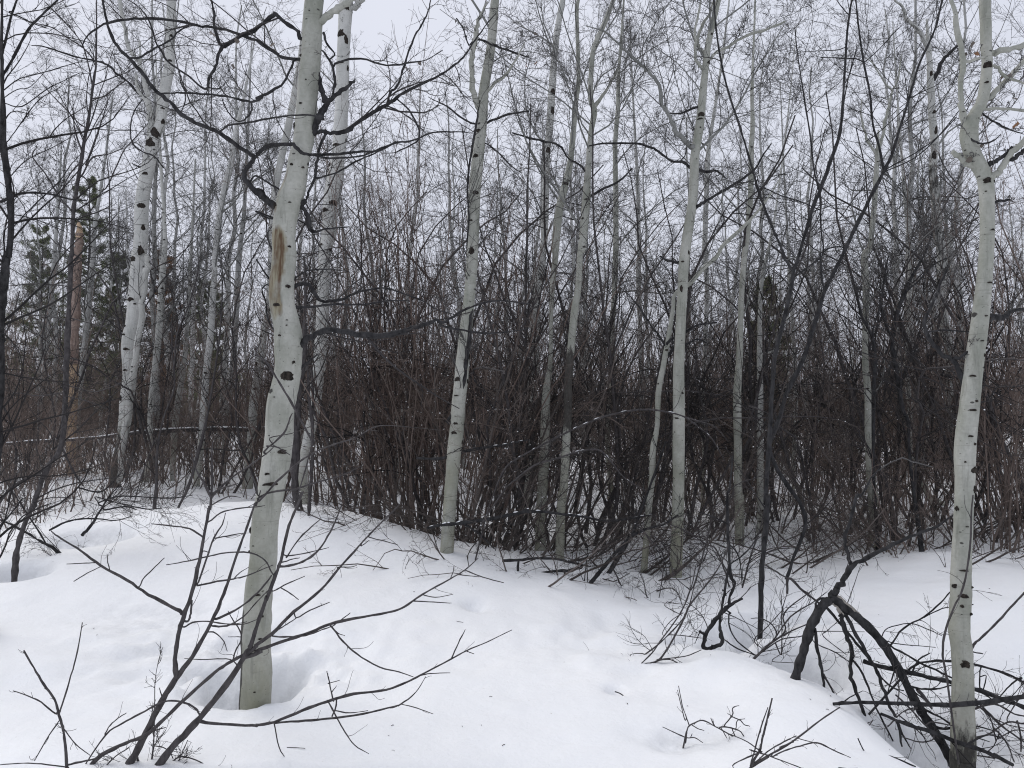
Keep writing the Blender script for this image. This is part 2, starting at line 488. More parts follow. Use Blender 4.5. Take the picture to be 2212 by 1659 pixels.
def hgt0(x, y):
    x = np.asarray(x, float); y = np.asarray(y, float); sh = x.shape
    x = x.ravel(); y = y.ravel(); z = np.zeros_like(x)
    for s in range(0, len(x), 20000):
        xs, ys = x[s:s + 20000], y[s:s + 20000]
        r2 = (xs[:, None] - _cp[None, :, 0]) ** 2 + (ys[:, None] - _cp[None, :, 1]) ** 2
        z[s:s + 20000] = _phi(r2) @ _w[:_n] + _w[_n] + _w[_n + 1] * xs + _w[_n + 2] * ys
    far = np.maximum(np.abs(x) / 11.0, np.maximum(y - 9, 9 - y) / 14.0)
    k = np.clip((far - 0.75) / 0.4, 0, 1); k = k * k * (3 - 2 * k)
    z = z * (1 - k) + 0.06 * k
    return z.reshape(sh)
def hgt(x, y):
    x = np.asarray(x, float); y = np.asarray(y, float)
    z = hgt0(x, y)
    z = z + 0.022 * vnoise(x * 1.1, y * 1.1, 3) + 0.012 * vnoise(x * 2.9, y * 2.9, 5) + 0.0045 * vnoise(x * 9, y * 9, 7)
    lump = np.exp(-(((x + 1.75) / 0.95) ** 2 + ((y - 4.9) / 0.7) ** 2))
    z = z + lump * (0.05 * vnoise(x * 5, y * 5, 31) + 0.028 * vnoise(x * 12, y * 12, 33) + 0.010 * vnoise(x * 27, y * 27, 35))
    lump3 = np.exp(-(((x + 1.5) / 0.5) ** 2 + ((y - 4.5) / 0.34) ** 2))
    z = z + lump3 * (0.06 * vnoise(x * 8, y * 8, 51) + 0.055 * vnoise(x * 16, y * 16, 53) + 0.022 * vnoise(x * 31, y * 31, 55))
    lump2 = np.exp(-(((x - 2.0) / 1.3) ** 2 + ((y - 4.9) / 0.8) ** 2)) + 0.6 * np.exp(-(((x - 0.6) / 0.7) ** 2 + ((y - 5.3) / 0.6) ** 2))
    z = z + lump2 * (0.045 * vnoise(x * 4, y * 4, 41) + 0.020 * vnoise(x * 9, y * 9, 43) + 0.008 * vnoise(x * 22, y * 22, 45))
    z = z + np.clip((y - 9) / 10, 0, 1) * 0.09 * vnoise(x * 0.8, y * 0.8, 11)
    for (cx, cy, r, dep, sx) in DIPS:
        q = ((x - cx) / (r * sx)) ** 2 + ((y - cy) / r) ** 2
        z = z - dep * np.exp(-q * q if dep > 0.12 else -q) * (1 + (0.22 if dep > 0.12 else 0.5) * vnoise(x * 7, y * 7, 13) + 0.10 * vnoise(x * 19, y * 19, 15))
    return z
def base(u, v, lo=2.6, hi=45.0):
    d = np.linspace(lo, hi, 1600)
    p = P3(np.full_like(d, u), np.full_like(d, v), d)
    below = p[:, 2] < hgt0(p[:, 0], p[:, 1])
    i = int(np.argmax(below)) if below.any() else len(d) - 1
    return p[i]
for (u, v, r, dep, sx) in [(548, 1490, .21, .46, 1.0), (482, 1452, .15, .24, 1.2), (610, 1462, .12, .2, 1.0), (430, 1395, .26, .075, 1.5), (330, 1330, .3, .06, 1.6), (380, 1445, .16, .05, 1.5), (450, 1340, .2, .04, 1.6), (280, 1390, .2, .035, 1.6), (520, 1380, .14, .06, 1.2), (610, 1390, .12, .05, 1.2),
                           (42, 1234, .17, .38, 1.2), (1643, 1341, .16, .36, 1.2), (1722, 1448, .2, .38, 1.2), (1755, 1425, .16, .2, 1.2), (1520, 1388, .17, .15, 1.3), (1575, 1366, .15, .14, 1.0), (2080, 1632, .34, .22, 1.2),
                           (1030, 1305, .075, .06, 1.5), (1060, 1316, .05, .02, 1.4), (1330, 1490, .045, .07, 1.0), (1480, 1590, .12, .07, 1.6), (1560, 1600, .12, .04, 2.0), (200, 1152, .3, .2, 1.4), (1755, 1320, .2, .14, 1.3),
                           (600, 1290, .1, .02, 1.4), (1580, 1240, .15, .03, 1.2), (1220, 1600, .05, .012, 1.2), (985, 1525, .03, .012, 1.5), (980, 1550, .04, .012, 1.6), (1390, 1450, .06, .03, 1.0), (840, 1240, .1, .02, 1.5),
                           (1240, 1450, .05, .015, 1), (1290, 1370, .12, .018, 1.3), (1360, 1360, .1, .018, 1.0), (660, 1300, .07, .015, 1.2), (1900, 1480, .25, .08, 1.2), (1990, 1590, .2, .06, 1.2), (2150, 1600, .25, .08, 1.2)]:
    q = base(u, v)
    DIPS.append((q[0], q[1], r, dep, sx))

def grad_axis(a, b, n, mid, near):
    t = np.linspace(-1, 1, n)
    return t
_ys = [-6.0, -3.0, -1.0, 0.5, 1.5, 2.2]
_y = 2.6; _st = 0.022
while _y < 420:
    _ys.append(_y); _st *= 1.0115 if _y < 16 else 1.06; _y += _st
_ys = np.array(_ys)
_tx = np.linspace(-1, 1, 361)
gx = 4.5 * _tx + 2.5 * _tx ** 3 + 10 * _tx ** 9 + 330 * np.abs(_tx) ** 41 * np.sign(_tx)
X, Y = np.meshgrid(gx, _ys)
Z = hgt(X, Y)
_b = MB()
_nx = len(gx); _ny = len(_ys)
_i = np.arange(_nx * _ny).reshape(_ny, _nx)
_b.raw(np.stack([X, Y, Z], -1), np.stack([_i[:-1, :-1], _i[:-1, 1:], _i[1:, 1:], _i[1:, :-1]], -1))
_hollow_shade = np.zeros_like(X)  # mask of the painted hollow shade, stronger in deeper dips
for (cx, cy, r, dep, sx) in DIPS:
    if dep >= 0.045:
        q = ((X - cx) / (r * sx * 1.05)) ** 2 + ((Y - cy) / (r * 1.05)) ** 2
        _hollow_shade = np.maximum(_hollow_shade, np.exp(-q) * min(1.0, dep / 0.13))
_b.A['hollow_shade'] = [(0, _hollow_shade.ravel())]
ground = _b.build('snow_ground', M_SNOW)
ground['kind'] = 'structure'

def gz(x, y):
    return float(hgt(np.array([x]), np.array([y]))[0])

# ------------------------------------------------------------------ plants traced on the survey, built in depth
class Plant:
    def __init__(self, name, label, cat, u, v, d=None, group=None, seed=0):
        if d is None:
            q = base(u, v)
        else:
            q = P3(u, v, d)
        self.p = np.array([q[0], q[1], gz(q[0], q[1])])
        self.d = float(q[1])
        self.root = thing(name, label, cat, self.p, group)
        self.rng = np.random.default_rng(seed + int(u) * 7 + int(v))
        self.ref = np.zeros((0, 4))
        self.lines = []          # (P, R) to carry twigs
    def trace(self, s, slope=None, rootit=False, tol=34, per=4, jit=0.25, wmul=1.0):
        A = parse(s); rng = self.rng
        d0 = self.d
        if len(self.ref):
            da = np.hypot(self.ref[:, 0] - A[0, 0], self.ref[:, 1] - A[0, 1])
            db = np.hypot(self.ref[:, 0] - A[-1, 0], self.ref[:, 1] - A[-1, 1])
            if not rootit and db.min() < da.min() and da.min() > tol and db.min() < tol:
                A = A[::-1].copy(); da = db
                A[:, 2] = A[::-1, 2]
            if da.min() < tol:
                k = int(da.argmin()); d0 = self.ref[k, 2]
                if da[k] > 2 and self.ref[k, 3] < 400:
                    A = np.vstack([[self.ref[k, 0], self.ref[k, 1], A[0, 2]], A])
        S = smooth(A, per)
        L = np.r_[0, np.cumsum(np.hypot(np.diff(S[:, 0]), np.diff(S[:, 1])))] / FPX * d0
        if slope is None:
            slope = rng.uniform(-0.35, 0.35)
        d = d0 + slope * L + (0.04 * np.sin(L * 3 + rng.uniform(0, 6)) * np.minimum(L, 1) if slope != 0 else 0)
        self.ref = np.vstack([self.ref, np.c_[S[:, 0], S[:, 1], d, S[:, 2] * 0]])
        P = P3(S[:, 0], S[:, 1], d)
        R = S[:, 2] * 0.5 / FPX * d * wmul
        if jit:
            J = rng.normal(0, 1, P.shape) * (R * jit)[:, None]; J[0] = 0
            P = P + J
            R = R * (1 + 0.10 * rng.normal(0, 1, len(R)))
        R = np.maximum(R, 0.0011)
        if rootit:
            dn = unit(P[0] - P[min(2, len(P) - 1)])
            if dn[2] < -0.4:
                dn = unit(dn + np.array([0, 0, -0.5]))
                P = np.vstack([P[0] + dn * 0.45, P]); R = np.r_[R[0], R]
        return P, R, S
    def part(self, name, s, mat, sides=6, parent=None, carry=True, bump=0.05, cap=True, label=None, **kw):
        P, R, S = self.trace(s, **kw)
        mb = MB(); mb.tubes(P, R, sides, cap=cap, bump=bump, rng=self.rng)
        o = mb.build(name, mat, parent or self.root, self.p)
        if label: o['label'] = label
        if carry: self.lines.append((P, R))
        return o
    def trunk(self, s, mat, sides=16, db=0.0, bands=(), stain=(), ext=2.2, tint=None, rough=()):
        P, R, S = self.trace(s, slope=0.0, per=6, jit=0.0, rootit=False)
        rng = self.rng
        n = len(P)
        P = P + np.c_[vnoise(np.arange(n) * 0.21, np.full(n, 3.3), int(self.p[0] * 50) + 7), vnoise(np.arange(n) * 0.21, np.full(n, 9.1), 17), np.zeros(n)] * (R * 0.12)[:, None]
        dn = np.array([0, 0, -1.0])
        lead = unit(P[-1] - P[-4])
        E = np.array([P[-1] + unit(lead + np.array([0, 0, 0.25 * k / 8])) * ext * k / 8 for k in range(1, 9)])
        ER = R[-1] * np.linspace(0.97, 0.4, 8)
        P = np.vstack([P[0] + dn * max(0.4, P[0, 2] - self.p[2] + 0.3), P, E]); R = np.r_[R[0], R, ER]
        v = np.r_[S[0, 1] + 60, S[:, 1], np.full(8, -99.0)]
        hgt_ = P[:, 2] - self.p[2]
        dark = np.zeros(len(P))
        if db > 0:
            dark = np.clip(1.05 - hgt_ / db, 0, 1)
        for v0, v1, a in bands:
            dark = np.maximum(dark, a * np.clip(1 - np.abs(v - (v0 + v1) / 2) / (abs(v1 - v0) / 2), 0, 1) ** 0.5)
        # rings, slightly irregular; lumps at old branch bases
        th = np.arange(sides) * 2 * math.pi / sides
        mb = MB()
        n = len(P)
        T = unit(np.gradient(P, axis=0)); a = unit(np.cross(np.array([0, 1.0, 0]), T)); b = np.cross(T, a)
        lum = 1 + 0.035 * vnoise(th[None] * 1.2 + self.p[0] * 9, np.arange(n)[:, None] * 0.55, 23) + 0.012 * rng.normal(0, 1, (n, sides))
        # a points right of view axis, b along the view axis (away)
        V = P[:, None] + (R[:, None] * lum)[..., None] * (np.cos(th)[None, :, None] * a[:, None] + np.sin(th)[None, :, None] * b[:, None])
        i = np.arange(n * sides).reshape(n, sides)
        j = np.roll(i, -1, 1)
        mb.raw(V, np.stack([i[:-1], j[:-1], j[1:], i[1:]], -1))
        dk = np.repeat(dark[:, None], sides, 1)
        for (v0, v1, lo, hi, amt) in rough:
            c = np.cos(th)[None]
            vv = np.clip(np.minimum(v - v0, v1 - v) / 20.0, 0, 1)[:, None]
            dk = np.maximum(dk, amt * np.clip((c - lo) * 4, 0, 1) * np.clip((hi - c) * 3, 0, 1) * vv)
        mb.A['dark'] = [(0, dk.ravel())]
        mb.A['moss'] = [(0, np.repeat(np.clip(1.0 - hgt_ / 1.5, 0, 1), sides))]
        if stain:
            sm = np.zeros((n, sides))
            for (v0, v1, lo, hi, amt) in stain:       # lo..hi across the trunk (-1 left, +1 right)
                c = np.cos(th)[None]; front = (np.sin(th)[None] < 0.35)
                inside = np.clip((c - lo) * 4, 0, 1) * np.clip((hi - c) * 4, 0, 1) * front
                vv = np.clip(np.minimum(v - v0, v1 - v) / 25.0, 0, 1)[:, None]
                sm = np.maximum(sm, amt * inside * vv)
            mb.A['stain'] = [(0, sm.ravel())]
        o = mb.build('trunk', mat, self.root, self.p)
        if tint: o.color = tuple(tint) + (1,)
        self.tP, self.tR, self.tS = P, R, S
        return o
    def scars(self, s, auto=0):
        """raised black branch scars, survey string of u, v, width, height"""
        tile = TILES['F']; rng = self.rng; todo = []
        for tok in s.split():
            if tok in TILES: tile = TILES[tok]; continue
            a = [float(q) for q in tok.split(',')]
            k = tile[2] * S2212
            todo.append(((tile[0] + a[0] * tile[2]) * S2212, (tile[1] + a[1] * tile[2]) * S2212, a[2] * k, (a[3] if len(a) > 3 else a[2] * 0.45) * k))
        vmin, vmax = max(0, self.tS[:, 1].min()), self.tS[:, 1].max()
        for _ in range(auto):
            v = rng.uniform(vmin, vmax); u = np.interp(-v, -self.tS[:, 1], self.tS[:, 0]); w = np.interp(-v, -self.tS[:, 1], self.tS[:, 2])
            ww = w * rng.uniform(0.25, 0.8)
            todo.append((u + rng.uniform(-.35, .35) * w, v, ww, ww * rng.uniform(0.25, 0.6)))
        zs = self.tP[:, 2]; o0 = np.argsort(zs)
        for (u, v, w, h) in todo:
            q = P3(u, v, self.d)
            cx = np.interp(q[2], zs[o0], self.tP[o0, 0]); cy = np.interp(q[2], zs[o0], self.tP[o0, 1]); r = np.interp(q[2], zs[o0], self.tR[o0])
            W = w / FPX * self.d / 2; H = h / FPX * self.d / 2
            off = np.clip((q[0] - cx) / r, -0.96, 0.96); phi0 = math.asin(off)
            nr, ns = 4, 12
            V = []
            for a in range(nr):
                rr = [1.0, 0.8, 0.5, 0.0][a]; lift = [-0.004, 0.003, 0.006, 0.002][a]
                for k in range(ns):
                    t = 2 * math.pi * k / ns
                    jg = 1 + 0.22 * rng.normal() if a < 2 else 1
                    x = W * rr * math.cos(t) * jg; z = H * rr * math.sin(t) * jg - (0.35 * H * (x / max(W, 1e-6)) ** 2)
                    ph = phi0 + x / r
                    ph = max(-1.9, min(1.9, ph))
                    V.append((cx + (r * 1.03 + lift) * math.sin(ph), cy - (r * 1.03 + lift) * math.cos(ph), q[2] + z))
            i = np.arange(nr * ns).reshape(nr, ns); j = np.roll(i, -1, 1)
            mb = MB(); mb.raw(V, np.stack([i[:-1], j[:-1], j[1:], i[1:]], -1))
            mb.build('bark_scar', M_SCAR, self.root, self.p, flat=True)
    def limbs_auto(self, n, t0, t1, mat, rf=0.3, Lm=(0.8, 1.9), ang=0.8, up=0.06):
        P, R = resample(self.tP, self.tR, 30)
        for _ in range(n):
            p, r = spawn(self.rng, P[None], R[None], 1.0, t0, t1, ang, 1, 9, 0.16, up, rf, 0.004, 0.35, absL=self.rng.uniform(*Lm))
            if len(p) == 0: continue
            for k in range(len(p)):
                mb = MB(); mb.tubes(p[k], r[k], 5)
                mb.build('limb', mat, self.root, self.p)
                self.lines.append((p[k], r[k]))
    def twigs(self, mat, dens=9.0, levels=3, curl=0.20, up=0.06, ang=0.75, rf=0.5, rmin=0.0013, L=0.5, t0=0.12, per2=(5, 3.2), nseg=(8, 7, 5), absL=None, minlen=0.1, name='twigs', capL=1.05):
        if not self.lines: return None
        Ps = []; Rs = []; ln = []
        for P, R in self.lines:
            l = np.linalg.norm(np.diff(P, axis=0), axis=1).sum()
            if l < minlen: continue
            p, r = resample(P, R, 14); Ps.append(p); Rs.append(r); ln.append(l)
        if not Ps: return None
        Ps = np.array(Ps); Rs = np.array(Rs); ln = np.array(ln)
        mb = MB(); self.tips = Ps[:, -1]
        p, r = spawn(self.rng, Ps, Rs, ln * dens, t0, 1.0, ang, L, nseg[0], curl, up, rf, rmin, absL=absL, capL=None if absL else capL)
        if len(p): mb.tubes(p, r, 4 if self.d < 6 else 3)
        for k in range(1, levels):
            if len(p) == 0: break
            p, r = spawn(self.rng, p, r, per2[min(k - 1, len(per2) - 1)], 0.15, 1.0, ang, 0.58, nseg[min(k, len(nseg) - 1)], curl * 1.1, up, 0.62, rmin)
            if len(p):
                mb.tubes(p, r, 3); self.tips = np.vstack([self.tips, p[:, -1]])
        if mb.n == 0: return None
        return mb.build(name, mat, self.root, self.p, kind='stuff')
    def leaves(self, pts, mat, size=0.035):
        """curled dead leaves hanging at survey points"""
        rng = self.rng
        for (u, v) in pts:
            q = P3(u, v, self.d)
            if hasattr(self, 'tips'):
                q = self.tips[np.argmin((self.tips[:, 0] - q[0]) ** 2 + (self.tips[:, 2] - q[2]) ** 2 + 0.15 * (self.tips[:, 1] - q[1]) ** 2)]
            mb = MB()
            for k in range(1):
                c = q + rng.normal(0, size * 0.5, 3); a = unit(rng.normal(0, 1, 3) + np.array([0, 0, -1.2])); b = unit(np.cross(a, rng.normal(0, 1, 3))); nn = np.cross(a, b)
                s = size * rng.uniform(0.7, 1.2)
                V = [c, c + a * s * .3 + b * s * .45 + nn * s * .2, c + a * s * .35, c + a * s * .3 - b * s * .45 + nn * s * .25, c + a * s * .8 + b * s * .4 - nn * s * .1, c + a * s * .85 + nn * s * .15, c + a * s * .8 - b * s * .38, c + a * s * 1.25 + nn * s * .1]
                mb.raw(V, None, [(0, 1, 2), (0, 2, 3), (1, 4, 2), (4, 5, 2), (2, 5, 6), (2, 6, 3), (4, 7, 5), (5, 7, 6)])
            mb.build('leaf', mat, self.root, self.p)

def snow_cap(P, R, rng, parent, origin, keep=0.42, h=0.85):
    """broken pads of snow lying along the top of a limb"""
    P, R = resample(P, R, len(P) * 3); n = len(P); i = 1
    while i < n - 2:
        l = int(rng.integers(1, 4))
        if rng.random() < keep:
            j = min(n - 1, i + l)
            p = P[i:j + 1] + np.array([0, 0, 1]) * (R[i:j + 1] * h)[:, None]
            if len(p) >= 2:
                t = np.linspace(0, 1, len(p)); rr = R[i:j + 1] * 0.6 * np.sqrt(np.clip(4 * t * (1 - t), 0.03, 1))
                mb = MB(); mb.tubes(p, rr, 6, bump=0.2, rng=rng)
                mb.build('snow_cap', M_SNOW, parent, origin)
        i += l + int(rng.integers(0, 4))

# ------------------------------------------------------------------ aspens
GA = 'bare aspen trees of the thicket'
def aspen(label, s, u, v, d=None, mat=M_ASPEN, db=0.0, rough=(), bands=(), stain=(), ext=2.2, tint=None, scars='', auto_scars=0, limbs=(), dark_limbs=(), auto=(6, 0.45, 0.95),
          tw=8.0, levels=3, seed=0, group=GA, name='aspen_tree', limb_mat=None, twig_mat=None, leaves=(), cat='tree', sides=14, rmin=0.0021, snow=()):
    T = Plant(name, label, cat, u, v, d, group, seed)
    T.trunk(s, mat, sides, db, bands, stain, ext, tint, rough)
    T.scars(scars, auto_scars)
    for q in limbs:
        T.part('limb', q, limb_mat or mat, 8)
    for q in dark_limbs:
        sl = None
        if isinstance(q, tuple): q, sl = q
        T.part('limb', q, M_DARK, 7, slope=sl, label='dark bark limb', jit=0.22, bump=0.07)
    if auto[0]:
        T.limbs_auto(int(auto[0] * 1.4 + 1), auto[1] * 0.9, auto[2], limb_mat or M_LIMB, Lm=(0.9, 2.3))
    T.twigs(twig_mat or M_GTWIG, tw, levels, rmin=rmin)
    if leaves: T.leaves(leaves, M_LEAF)
    return T

A1 = aspen('large pale aspen with brown stained wound and dark crooked limbs, in a snow hollow', 
  'F 550,1517,66 553,1425,63 556.5,1353,61 561,1282,58 568,1211,58 578,1105,56 596,986,60 608,886,60 622,806,56 623,740,60 611,663,54 614,553,51 616,500,50 625,433,53 643,367,45 654,300,44 665.5,200,45 674,100,42 678,0,40.5',
  551, 1513, 4.2, M_ASPEN, db=0.0, sides=22,
  stain=[(485, 690, -1.05, 0.5, 0.55), (345, 480, -1.0, -0.45, 0.6), (490, 620, 0.1, 0.45, 0.75)],
  rough=[(1300, 1600, -1.3, -0.5, 0.8)],
  scars='R6 225,775,90,60 155,325,50,22 100,350,34,22 225,205,50,26 262,690,24,18 222,422,15 220,455,14 95,1405,40,16 120,1470,105,26 178,520,22,13 190,1262,60,30 145,915,14 230,845,8 110,1160,10 60,1240,10 R2 232,820,45,50 250,1085,26,16 318,1100,20,16 305,690,28,9 130,1340,80,40 240,1330,20,10 235,1610,30,14 285,365,40,12 340,540,12 360,98,10 S1 1520,340,24,18 1590,588,36,12 1610,850,18 1575,1165,14 1530,210,10,40 S2 48,850,20 20,1165,16 60,720,10,16',
  limbs=['R2 425,140,50 500,75,46 560,35,46 640,-10,44 760,-90,36 900,-200,26'],
  dark_limbs=[
   'R2 130,1345,46 60,1290,44 0,1230,42 R1 1700,1280,40 1610,1190,36 1580,1130,30 1610,1070,28 1655,1020,28',
   'R1 1655,1020,27 1600,980,25 1540,950,25 1420,860,26 1300,810,26 1180,740,26 1080,640,24 1000,580,24 930,480,22 840,380,20 740,270,19 690,130,16 665,0,14 650,-90,10',
   'R1 1655,1020,24 1720,950,23 1770,938,22',
   ('R1 1720,950,20 R2 0,1008,22 60,960,23 150,935,24 240,940,24 290,985,22 350,1000,20 500,1000,18 650,985,17 780,980,14 900,925,12 1000,915,11 1150,860,10 1300,855,8 1400,862,5', -0.05),
   'R1 840,378,14 920,365,14 1000,312,13 1100,265,12 1160,200,10 1225,170,6',
   'R2 278,385,22 180,375,20 130,345,20 60,300,20 0,262,19 R1 1530,215,18 1400,180,18 1280,165,17 1150,135,17 1000,122,18 830,125,16 700,150,14 620,190,12 560,240,10 530,310,7',
   'R2 292,255,26 260,195,26 190,150,25 140,100,26 115,95,28 60,140,28 0,185,27 R1 1650,200,26 1550,240,28 1470,290,28 1440,310,24 1410,370,20 1390,450,18 1350,510,17 1345,560,16 1320,575,14 1240,510,12 1160,450,12 1090,400,12 1050,340,12 1010,270,12 980,170,11 940,90,9 880,30,8 830,0,5',
   'R1 1440,305,22 1405,240,22 1390,170,18 1385,80,17 1370,0,14 1350,-80,8',
   'R1 1345,565,9 1400,575,8 1440,560,7 1470,520,4',
   'R2 242,400,15 230,435,15 180,530,16 100,590,17 0,640,17 R1 1700,632,15 1630,660,15 1500,630,14 1340,610,13 1200,602,12 1100,605,10 990,600,6',
   'R1 1630,660,12 1630,720,11 1590,770,10 1540,785,9 1490,740,8 1450,670,7 1435,620,4',
   'R1 1200,602,8 1200,660,8 1175,720,5', 'R1 1205,600,8 1170,530,7 1165,450,4',
   ('R1 1420,860,14 1480,815,13 1600,795,12 1770,765,11 R2 100,765,11 270,745,11 380,750,10 450,755,5', -0.45),
   'R2 383,850,44 395,790,48 420,740,46 450,672,38 430,600,36 415,540,26 412,470,12',
   'R2 450,672,32 520,610,30 580,570,26 637,525,16',
   'R2 500,615,15 510,520,16 495,430,16 450,350,14 425,325,8', 'R2 497,430,14 540,400,14 680,380,13 850,425,12 1000,405,10 1100,390,8 1210,325,5',
   'R2 510,350,10 460,290,14 440,210,16',
   'R2 385,850,30 450,855,28 520,860,28 590,845,28 680,780,26 780,715,25 870,660,23 960,600,20 1100,530,18 1210,475,15 1290,420,14 1360,350,12 1420,260,10 1500,150,8 1560,80,6',
   'R2 860,660,16 870,600,16 920,550,15 960,430,14 990,330,13 1030,230,11 1080,150,11 1120,60,9 1130,0,7',
   'R2 920,648,11 990,710,11 1040,800,11 1060,860,11 1040,920,10 900,990,7',
   'R2 450,880,18 410,960,18 395,1060,18 380,1150,18 340,1250,18 325,1300,14',
   'R2 290,1330,32 335,1400,32 345,1480,28 380,1500,18 450,1485,12 600,1470,7', 
   'R2 350,1000,12 480,1025,13 600,1020,12 700,1005,11 850,945,9 940,920,6', 'R2 395,1155,13 520,1120,12 640,1050,11 770,995,9 860,950,5',
   'R1 1770,1420,12 R2 0,1370,12 130,1415,11 230,1410,11 300,1440,9 380,1500,6', 'R2 0,1140,13 100,1200,13 200,1255,13 290,1310,10',
   ('R6 285,562,46 340,530,42 400,500,40 480,480,38 560,488,36 680,510,36 830,512,36 950,487,32 1080,450,28 1160,415,24 1210,432,18 1270,400,17 1330,360,17 1420,320,15 1560,290,13 1770,310,8', -0.12),
   'R6 1200,450,16 1350,485,14 1500,500,12 1640,490,9 1770,470,5',
   'R6 222,212,30 260,190,28 310,180,26 350,195,26 380,240,24 410,285,22 450,295,20 560,280,17 640,240,14 780,210,12 870,215,11 1000,260,10 1080,290,9 1180,350,8 1290,380,6',
   'R6 262,332,20 360,330,15 480,315,14 700,315,13 850,290,10 1000,290,6',
   'R6 235,765,30 280,735,18 320,700,16 400,635,9',
   'R6 0,20,10 60,110,11 120,180,10 220,165,11 300,110,11 360,90,10 480,85,8 600,100,4',
   'R6 40,215,9 65,300,9 70,380,9 100,460,9 180,525,7'],
  auto=(0, 0, 1), tw=5.0, levels=2, twig_mat=M_TWIG, rmin=0.0014, ext=3.0)
A1.leaves([(515, 35), (495, 105), (575, 100), (600, 115), (720, 3), (742, 8), (575, 122)], M_LEAFG, 0.032)

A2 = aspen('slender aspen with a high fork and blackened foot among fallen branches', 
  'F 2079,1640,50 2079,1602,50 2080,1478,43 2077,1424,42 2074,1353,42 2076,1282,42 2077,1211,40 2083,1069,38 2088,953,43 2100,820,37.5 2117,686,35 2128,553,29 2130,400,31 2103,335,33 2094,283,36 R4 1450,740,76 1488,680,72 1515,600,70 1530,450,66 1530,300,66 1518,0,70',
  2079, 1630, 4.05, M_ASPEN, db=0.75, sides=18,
  scars='R8 1520,178,44,14 1493,393,24,10 1410,778,40,16 1427,940,24,14 1404,997,56,14 1390,1165,40,14 1420,1215,14,18 1425,1378,66,44 1432,1503,56,50 1505,598,18,22 1490,643,18,22 1470,553,28,9 1480,915,22,10 1480,1045,26,12 1360,1330,14,12 1540,405,40,22 S4 1260,600,64,26 1250,660,22,20 1310,712,28,18 1270,1008,66,46 1225,548,36,28 1320,552,22,14 1270,450,60,12 1330,660,14 1285,185,20,6 1240,80,30,30 R4 1520,430,66,50 1510,545,36,14 1570,1175,56,34 1505,1180,54,44 1535,1500,40,8 1500,1250,16,8 1550,315,10',
  limbs=['R4 1410,860,50 1385,790,46 1365,700,38 1362,600,34 1375,400,34 1340,200,32 1305,0,28 1290,-90,24', 'R4 1470,720,34 1530,650,34 1600,580,34 1680,500,32 1770,390,28 1850,280,22', 'R4 1505,710,22 1600,705,20 1770,715,18',
         'R4 1500,1160,50 1570,1140,46 1620,1100,44 1670,1020,42 1770,905,34 1860,800,24', 'R4 1420,1075,44 1380,1040,38 1310,985,30', 'R4 1550,345,40 1640,330,36 1770,290,34', 'R4 1360,410,20 1440,390,17 1520,365,15', 'R4 1545,430,22 1600,440,20 1640,490,18 1710,520,16 1770,540,14'],
  dark_limbs=['R4 1520,1070,32 1590,1045,28 1650,1000,22 1690,950,14', 'R4 1690,1035,30 1740,1000,28 1790,950,22',
              ('R4 1390,870,14 1450,915,13 1500,930,12 1560,920,10 1620,870,7', -0.5), 'R4 1510,745,10 1580,790,12 1680,840,10 1770,870,6',
              'R4 1575,1310,18 1640,1300,18 1670,1295,16',
              'R8 1540,405,46 1600,400,40 1640,395,34 1680,360,26 1770,345,18', 'R8 1535,530,14 1480,580,18 1430,605,18 1345,665,18',
              ('R8 1345,665,24 1280,660,26 1220,620,28 1160,540,28 1120,440,24 1150,360,22 1190,280,20 1230,170,17 1300,30,12', 0.1), ('R8 1300,665,28 1340,720,32 1375,810,34 1385,860,20', 0.12),
              'R8 1160,490,12 1250,480,11 1380,490,9 1440,490,6'],
  auto=(3, .75, .98), tw=8, levels=3, twig_mat=M_GTWIG, seed=5)
A2.leaves([(2085, 118), (2170, 128), (2175, 140), (2055, 165), (2065, 162), (2188, 5), (2118, 312), (2140, 300), (2185, 312), (2192, 308), (2078, 345), (2093, 320), (2165, 265), (2180, 215)], M_LEAFG, 0.032)
A2.leaves([(2083, 117), (2188, 262)], M_LEAF, 0.034)

A3 = aspen('aspen with dark climbing stem up its side, rising at the edge of the snow mound',
  'F 965,1201,29 974,1075,28 984,953,31 989.5,886,30 996,820,30 1004.5,736,27 1013.5,653,25 1020.5,553,25 1024.5,433,27 1033,333,26 1039.5,267,24 1045,200,22 1061,100,20 1069,0,18.5',
  965, 1200, 7.05, M_ASPEN, 
  scars='R2 1425,1020,45,26 1425,1255,46,26 1395,1435,26,12 1440,855,36,22 R6 1305,800,50,32 1295,1083,32,16 1285,1143,42,18 1340,1205,14,24 1390,650,10,30 1370,810,10,30 1300,905,40,8 R2 1400,1630,40,50',
  limbs=['R2 1437,690,40 1415,620,38 1400,520,36 1400,400,34 1415,290,32 1430,200,30 1440,150,24 1470,70,16 1500,10,10', 'R2 1490,600,22 1550,540,20 1620,480,16 1690,380,12 1740,280,8'],
  dark_limbs=['R2 1425,805,14 1380,790,13 1300,740,12 1240,690,11 1180,660,8 1115,628,5', 'R2 1500,790,16 1560,770,15 1640,740,14 1770,720,10', 'R2 1490,930,10 1560,980,10 1660,1080,8 1720,1120,5', 
              ('R2 1420,240,16 1380,290,10 1340,180,9 1300,120,8', .2), ('R6 1240,1070,20 1300,1005,22 1335,930,26 1350,800,30 1365,650,32 1385,500,26 1395,350,22 1400,200,18 1385,90,16 R2 1370,1600,14 1380,1400,12 1370,1200,12 1395,1000,14 1430,800,14 1450,650,8', -0.03), 
              'R2 1410,260,14 1460,260,14 1560,300,13 1700,350,11 1770,370,8'],
  auto=(5, .55, .93), tw=8, levels=3, seed=2)
A3.leaves([(1135, 130), (1142, 168)], M_LEAF, 0.04); A3.leaves([(1150, 45), (1005, 20), (920, 35), (860, 60), (870, 75)], M_LEAFG, 0.032)

